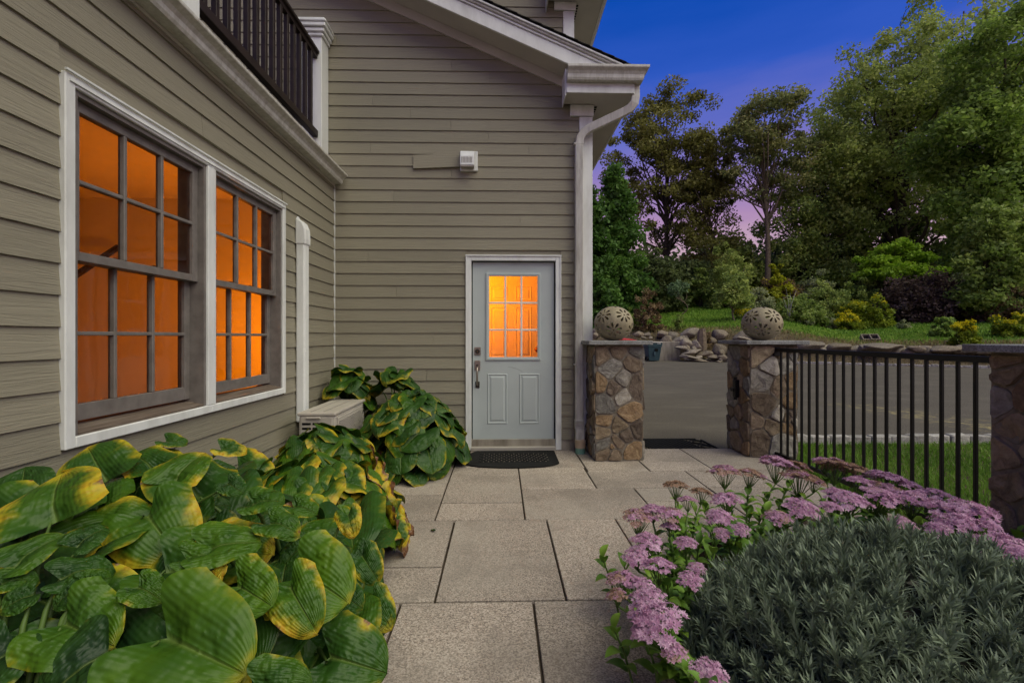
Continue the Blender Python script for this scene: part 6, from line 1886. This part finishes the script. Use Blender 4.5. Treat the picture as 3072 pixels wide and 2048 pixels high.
# ================================================================== SEDUM
def floret_head(seed, n=380):
    rs = np.random.RandomState(seed); r = random.Random(seed)
    V, F, var = [], [], []
    # sub-umbels
    subs = []
    for i in range(17):
        a = i * 2.39996; q = math.sqrt((i + .5) / 17) * .80
        subs.append((q * math.cos(a), q * math.sin(a), .60 * (1 - q * q) + r.uniform(-.06, .10), r.random()))
    for i in range(n):
        sx_, sy_, sz_, cv = subs[i % len(subs)]
        a = r.uniform(0, 6.28); q = r.random() ** .5 * .27
        c = Vector((sx_ + q * math.cos(a), sy_ + q * math.sin(a), sz_ + .10 * (1 - (q / .25) ** 2) + r.uniform(-.02, .03)))
        nrm = (Vector((c.x * .8, c.y * .8, .9)) + Vector((r.uniform(-.5, .5), r.uniform(-.5, .5), 0))).normalized()
        u = nrm.orthogonal().normalized(); w = nrm.cross(u)
        ph = r.uniform(0, 6.28); s = r.uniform(.095, .145)
        vv = min(1, max(0, cv * .7 + r.uniform(0, .3)))
        b0 = len(V)
        V.append(c); var.append(vv * .4)
        for k in range(5):
            an = ph + k * 1.2566
            dd = u * math.cos(an) + w * math.sin(an); pp = u * -math.sin(an) + w * math.cos(an)
            V += [c + dd * s * .3 + pp * s * .24 + nrm * .004, c + dd * s + nrm * s * .35, c + dd * s * .3 - pp * s * .24 + nrm * .004]
            var += [vv, min(1, vv + .25), vv]
            e = b0 + 1 + k * 3
            F += [(b0, e + 2, e), (e, e + 2, e + 1)]
        # stamens as one upright sliver
        V += [c + u * s * .08, c - u * s * .08, c + nrm * s * .9 + w * s * .2]; var += [vv, vv, 1.0]
        F.append((len(V) - 3, len(V) - 2, len(V) - 1))
    me = np_mesh("flower_head", np.array([tuple(v) for v in V]), np.array(F), M['sedum_flower'], False, np.array(var))
    mb = MB()
    for (sx_, sy_, sz_, cv) in subs:
        mb.tube([(0, 0, -.75), (sx_ * .35, sy_ * .35, -.40), (sx_ * .9, sy_ * .9, sz_ - .02)], [.028, .020, .012], 4, caps=False)
    m2 = raw_mesh("umbel_stalks", mb.v, mb.f, M['stalk_green'], True)
    return me, m2
HEADS = [floret_head(300 + i) for i in range(5)]
def sedum_leaf_mesh(seed):
    r = random.Random(seed); vs, fs = [], []
    nu, nv = 4, 6
    for j in range(nv + 1):
        v = j / nv; w = .27 * math.sin(math.pi * min(1, .06 + v * .94)) ** .7 * (1 - .25 * v)
        for i in range(nu + 1):
            u = -1 + 2 * i / nu
            vs.append((u * w, v, .35 * abs(u) * w + .18 * math.sin(v * 2.6) - .22 * v * v + .01 * math.sin(u * 9 + v * 14 + seed)))
    for j in range(nv):
        for i in range(nu):
            a = j * (nu + 1) + i; fs.append((a, a + 1, a + nu + 2, a + nu + 1))
    return raw_mesh("leaf", vs, fs, M['sedum_leaf'], True)
SLEAF = [sedum_leaf_mesh(i) for i in range(3)]
SED = [("sedum with brown tinged heads nearest the stone pillar gateway", 1.30, 2.45), ("sedum with pale pink heads behind the lavender under the fence", 1.75, 2.30), ("sedum trailing pink heads toward the right pillar", 2.20, 2.05),
       ("sedum with purple pink heads leaning over the patio slab", 0.78, 1.95), ("sedum with the biggest bright pink heads at the front left of the lavender", 0.72, 1.50)]
splants = [thing("sedum", lb, "sedum plant", (x, y, 0.012), "flowering sedums round the lavender") for lb, x, y in SED]
HL = [(490, 215, 110, .9, 3), (625, 245, 95, .85, 3), (555, 288, 85, .25, 3), (760, 290, 140, .0, 0), (728, 378, 130, .0, 0), (755, 145, 150, .45, 0), (890, 152, 130, .55, 0), (1030, 108, 170, .25, 0), (1140, 105, 110, .7, 0),
      (1285, 84, 110, .1, 1), (1340, 118, 170, .5, 1), (1425, 130, 150, .65, 1), (1150, 182, 170, .6, 0), (1235, 190, 100, .6, 0), (1470, 195, 130, .15, 1), (1345, 250, 110, .0, 1), (1420, 298, 175, .05, 1), (1155, 338, 160, .0, 0),
      (1320, 322, 105, .1, 1), (1040, 382, 130, .3, 0), (838, 436, 90, .1, 0), (742, 458, 85, .2, 0), (545, 515, 95, .0, 3), (1585, 282, 185, .15, 1), (1575, 165, 130, .1, 1), (1650, 190, 150, .1, 1), (1740, 215, 120, .1, 1), (1560, 215, 120, .5, 1), (1640, 235, 120, .4, 1), (1775, 258, 110, .05, 2), (1880, 270, 150, .05, 2),
      (1745, 292, 180, .1, 2), (1890, 345, 175, .1, 2), (2060, 372, 230, .1, 2), (1985, 420, 185, .1, 2), (1890, 436, 105, .1, 2), (1700, 410, 115, .2, 1), (2150, 525, 150, .2, 2), (2265, 545, 200, .1, 2), (2340, 585, 150, .1, 2), (2140, 430, 120, .1, 2),
      (295, 390, 150, .35, 3), (372, 342, 100, .2, 3), (455, 372, 135, .25, 3), (460, 425, 80, .1, 3), (340, 520, 145, .0, 3), (285, 595, 120, .1, 3), (400, 650, 145, .05, 4), (205, 715, 130, .4, 4), (178, 790, 90, .5, 4), (305, 740, 115, .05, 4), (355, 835, 165, .0, 4),
      (300, 895, 90, .0, 4), (400, 960, 240, .0, 4), (325, 990, 110, .0, 4), (482, 1095, 115, .25, 4), (605, 640, 75, .0, 3), (570, 712, 105, .05, 3), (670, 1228, 160, .0, 4)]
SS = 1322 / 2352.0
rs5 = random.Random(77)
def frame_from(nrm, spin):
    n = Vector(nrm).normalized(); u = n.orthogonal().normalized(); w = n.cross(u)
    u2 = u * math.cos(spin) + w * math.sin(spin); w2 = n.cross(u2)
    return Matrix((u2, w2, n)).transposed().to_4x4()
for hi, (hx, hy, hw, br, pi_) in enumerate(HL):
    px, py = 1750 + hx * SS, 1350 + hy * SS
    if pi_ in (0, 1, 2): z = .43 - .02 * (hy / 400) + rs5.uniform(-.02, .02)
    else: z = .43 - .16 * max(0, (hy - 250) / 950) + rs5.uniform(-.02, .02)
    C_ = pt_z(px, py, z)
    rad = hw * SS * depth_of(C_) / 1365.0 / 2 * (1.35 if pi_ in (3, 4) else 1.18)
    pl = splants[pi_]; b0 = pl.location
    outw = Vector((C_.x - b0.x, C_.y - b0.y, 0))
    nrm = Vector((0, 0, 1)) + outw * .7 + Vector((rs5.uniform(-.12, .12), rs5.uniform(-.12, .12), 0))
    head, stalks = HEADS[hi % 5]
    rot = frame_from(nrm, rs5.uniform(0, 6.28))
    mw = Matrix.Translation(C_) @ rot @ Matrix.Diagonal((rad, rad, rad * .95, 1))
    ho = link_mesh("flower_head", head, pl, mw); ho.color = (br + rs5.uniform(-.05, .05), 0, 0, 1)
    so = link_mesh("umbel_stalks", stalks, None, mw); so.parent = ho; so.matrix_parent_inverse = mw.inverted()
    # stem with its leaves
    n_ = nrm.normalized()
    q = C_ - n_ * rad * .7
    base = Vector((b0.x + outw.x * .25 + rs5.uniform(-.04, .04), b0.y + outw.y * .25 + rs5.uniform(-.04, .04), .0))
    pth = []
    for i in range(7):
        t = i / 6
        p = base.lerp(q, t); p.z = q.z * (1 - (1 - t) ** 1.5); pth.append(p)
    MB().tube(pth, [.0055] * 5 + [.0045, .004], 6, caps=False).build("stem", M['stalk_green'], pl, smooth=True, fix=False)
    nl = 15 if pi_ in (3, 4) else 12
    for k in range(nl):
        t = .18 + (.60 if pi_ in (3, 4) else .72) * (k + rs5.random() * .5) / nl
        i0 = min(5, int(t * 6)); p = pth[i0].lerp(pth[i0 + 1], t * 6 - i0)
        a = k * 2.39996 + hi
        d = Vector((math.cos(a), math.sin(a), rs5.uniform(.15, .7))).normalized()
        L = rs5.uniform(.065, .105) * (1.15 - .40 * t) * (.78 if pi_ in (3, 4) else 1)
        z_ = Vector((0, 0, 1)) - d * d.z; z_.normalize(); x_ = d.cross(z_)
        mwl = Matrix.Translation(p) @ Matrix((x_, d, z_)).transposed().to_4x4() @ Matrix.Diagonal((L * 1.15, L, L, 1))
        link_mesh("leaf", SLEAF[k % 3], pl, mwl)

# leafy shoots without flowers fill the clumps
for pi_, pl in enumerate(splants):
    b0 = pl.location
    for k in range(16 if pi_ < 3 else 12):
        a = k * 2.39996; q = .30 * math.sqrt((k + .5) / 16)
        foot = Vector((b0.x + q * math.cos(a) * 1.15, b0.y + q * math.sin(a), 0.0))
        if ((foot.x - 1.37) / .72) ** 2 + ((foot.y - 1.52) / .57) ** 2 < 1: continue
        top = foot + Vector((math.cos(a) * .08, math.sin(a) * .06, rs5.uniform(.22, .33)))
        MB().tube([foot, foot.lerp(top, .5) + Vector((0, 0, .03)), top], [.005, .0045, .003], 5, caps=False).build("stem", M['stalk_green'], pl, smooth=True, fix=False)
        for j in range(8):
            t = .35 + .65 * j / 7
            p = foot.lerp(top, t); an = j * 2.39996 + k
            d = Vector((math.cos(an), math.sin(an), .25 + 1.0 * (t > .85))).normalized()
            L = rs5.uniform(.055, .085)
            z_ = Vector((0, 0, 1)) - d * d.z; z_.normalize(); x_ = d.cross(z_)
            link_mesh("leaf", SLEAF[j % 3], pl, Matrix.Translation(p) @ Matrix((x_, d, z_)).transposed().to_4x4() @ Matrix.Diagonal((L * 1.2, L, L, 1)))

# ================================================================== LAVENDER
def shoot_arrays(seed, nl=30):
    r = random.Random(seed); V, F = [], []
    def leaf(p, d, L, w):
        d = d.normalized(); s = d.cross(Vector((0, 0, 1)))
        if s.length < .05: s = Vector((1, 0, 0))
        s.normalize(); n = s.cross(d)
        b = len(V)
        m = p + d * L * .5 + n * L * .05; e = p + d * L - n * L * .06 * r.uniform(-1, 1.5)
        V.extend([p - s * w * .35, p + s * w * .35, m + s * w * .5, m - s * w * .5, e])
        F.extend([(b, b + 1, b + 2), (b, b + 2, b + 3), (b + 3, b + 2, b + 4)])
    for k in range(nl):
        t = k / (nl - 1)
        z = .02 + .98 * t ** .8
        a = k * 1.571 + (k // 2) * .5 + r.uniform(-.25, .25)
        up = .5 + 1.5 * t
        d = Vector((math.cos(a), math.sin(a), up + r.uniform(-.2, .2)))
        L = (.42 - .16 * t) * r.uniform(.75, 1.2)
        leaf(Vector((0, 0, z * .78)), d, L, .044)
    b = len(V)
    V.extend([Vector((.012, 0, -.35)), Vector((-.006, .010, -.35)), Vector((-.006, -.010, -.35)), Vector((0, 0, .85))])
    F.extend([(b, b + 1, b + 3), (b + 1, b + 2, b + 3), (b + 2, b, b + 3)])
    return np.array([tuple(v) for v in V], dtype=np.float32), np.array(F, dtype=np.int32)
SH = [shoot_arrays(500 + i) for i in range(7)]
SHM = [np_mesh("shoot", V, F, M['lavender'], False, np.full(len(V), .3 + .07 * i)) for i, (V, F) in enumerate(SH)]
lav = thing("lavender", "big grey green lavender bush filling the near right corner", "lavender", (1.37, 1.52, 0.012))
LC, LR = np.array([1.37, 1.52, .02]), np.array([.74, .60, .55])
rl = random.Random(9)
cands = []
tries = 0
while len(cands) < 2500 and tries < 60000:
    tries += 1
    a = rl.uniform(0, 6.283); u = rl.random()
    el = math.asin(u * .99)
    d = np.array([math.cos(el) * math.cos(a), math.cos(el) * math.sin(a), math.sin(el)])
    lump = 1 + .10 * mnoise.noise(Vector((d[0] * 4.2, d[1] * 4.2, d[2] * 4.2))) + .06 * mnoise.noise(Vector((d[0] * 9, d[1] * 9, d[2] * 9)))
    p = LC + d * LR * lump * (1 - rl.random() ** 2 * .22)
    if p[2] < .03: continue
    nrm = d / LR; nrm /= np.linalg.norm(nrm)
    g = nrm * .55 + np.array([0, 0, .75]) + np.array([rl.gauss(0, .28), rl.gauss(0, .28), rl.gauss(0, .15)])
    g /= np.linalg.norm(g)
    cands.append((p, g, rl.uniform(.10, .18)))
def vis(c):
    p = c[0]; q = depth_of(p)
    if q < .3: return -1
    px = 1536 + 1365 * (CY * p[0] - SY * p[1]) / q; py = 1010 - 1365 * (p[2] - CAM_H) / q
    if not (1900 < px < 3072 and 1400 < py < 2048): return 0
    n = (p - LC) / LR ** 2; n /= np.linalg.norm(n); v = np.array([0, 0, CAM_H]) - p; v /= np.linalg.norm(v)
    return max(0.01, float(np.dot(n, v))) * c[2] / q
cands.sort(key=vis, reverse=True)
AV, AF, AVAR = [], [], []
off = 0
for i, (p, g, L) in enumerate(cands):
    gm_ = frame_from(g, rl.uniform(0, 6.28)); k = rl.randrange(7)
    mw = Matrix.Translation(Vector(p) - Vector(g) * L * .8) @ gm_ @ Matrix.Diagonal((L, L, L, 1))
    if i < 300:
        link_mesh("shoot", SHM[k], lav, mw)
    else:
        V, F = SH[k]; A = np.array(mw)
        AV.append(V @ A[:3, :3].T + A[:3, 3]); AF.append(F + off); off += len(V)
        AVAR.append(np.full(len(V), rl.random()))
me = np_mesh("foliage", np.concatenate(AV), np.concatenate(AF), M['lavender'], False, np.concatenate(AVAR))
o = link_mesh("foliage", me, lav); o["kind"] = "stuff"
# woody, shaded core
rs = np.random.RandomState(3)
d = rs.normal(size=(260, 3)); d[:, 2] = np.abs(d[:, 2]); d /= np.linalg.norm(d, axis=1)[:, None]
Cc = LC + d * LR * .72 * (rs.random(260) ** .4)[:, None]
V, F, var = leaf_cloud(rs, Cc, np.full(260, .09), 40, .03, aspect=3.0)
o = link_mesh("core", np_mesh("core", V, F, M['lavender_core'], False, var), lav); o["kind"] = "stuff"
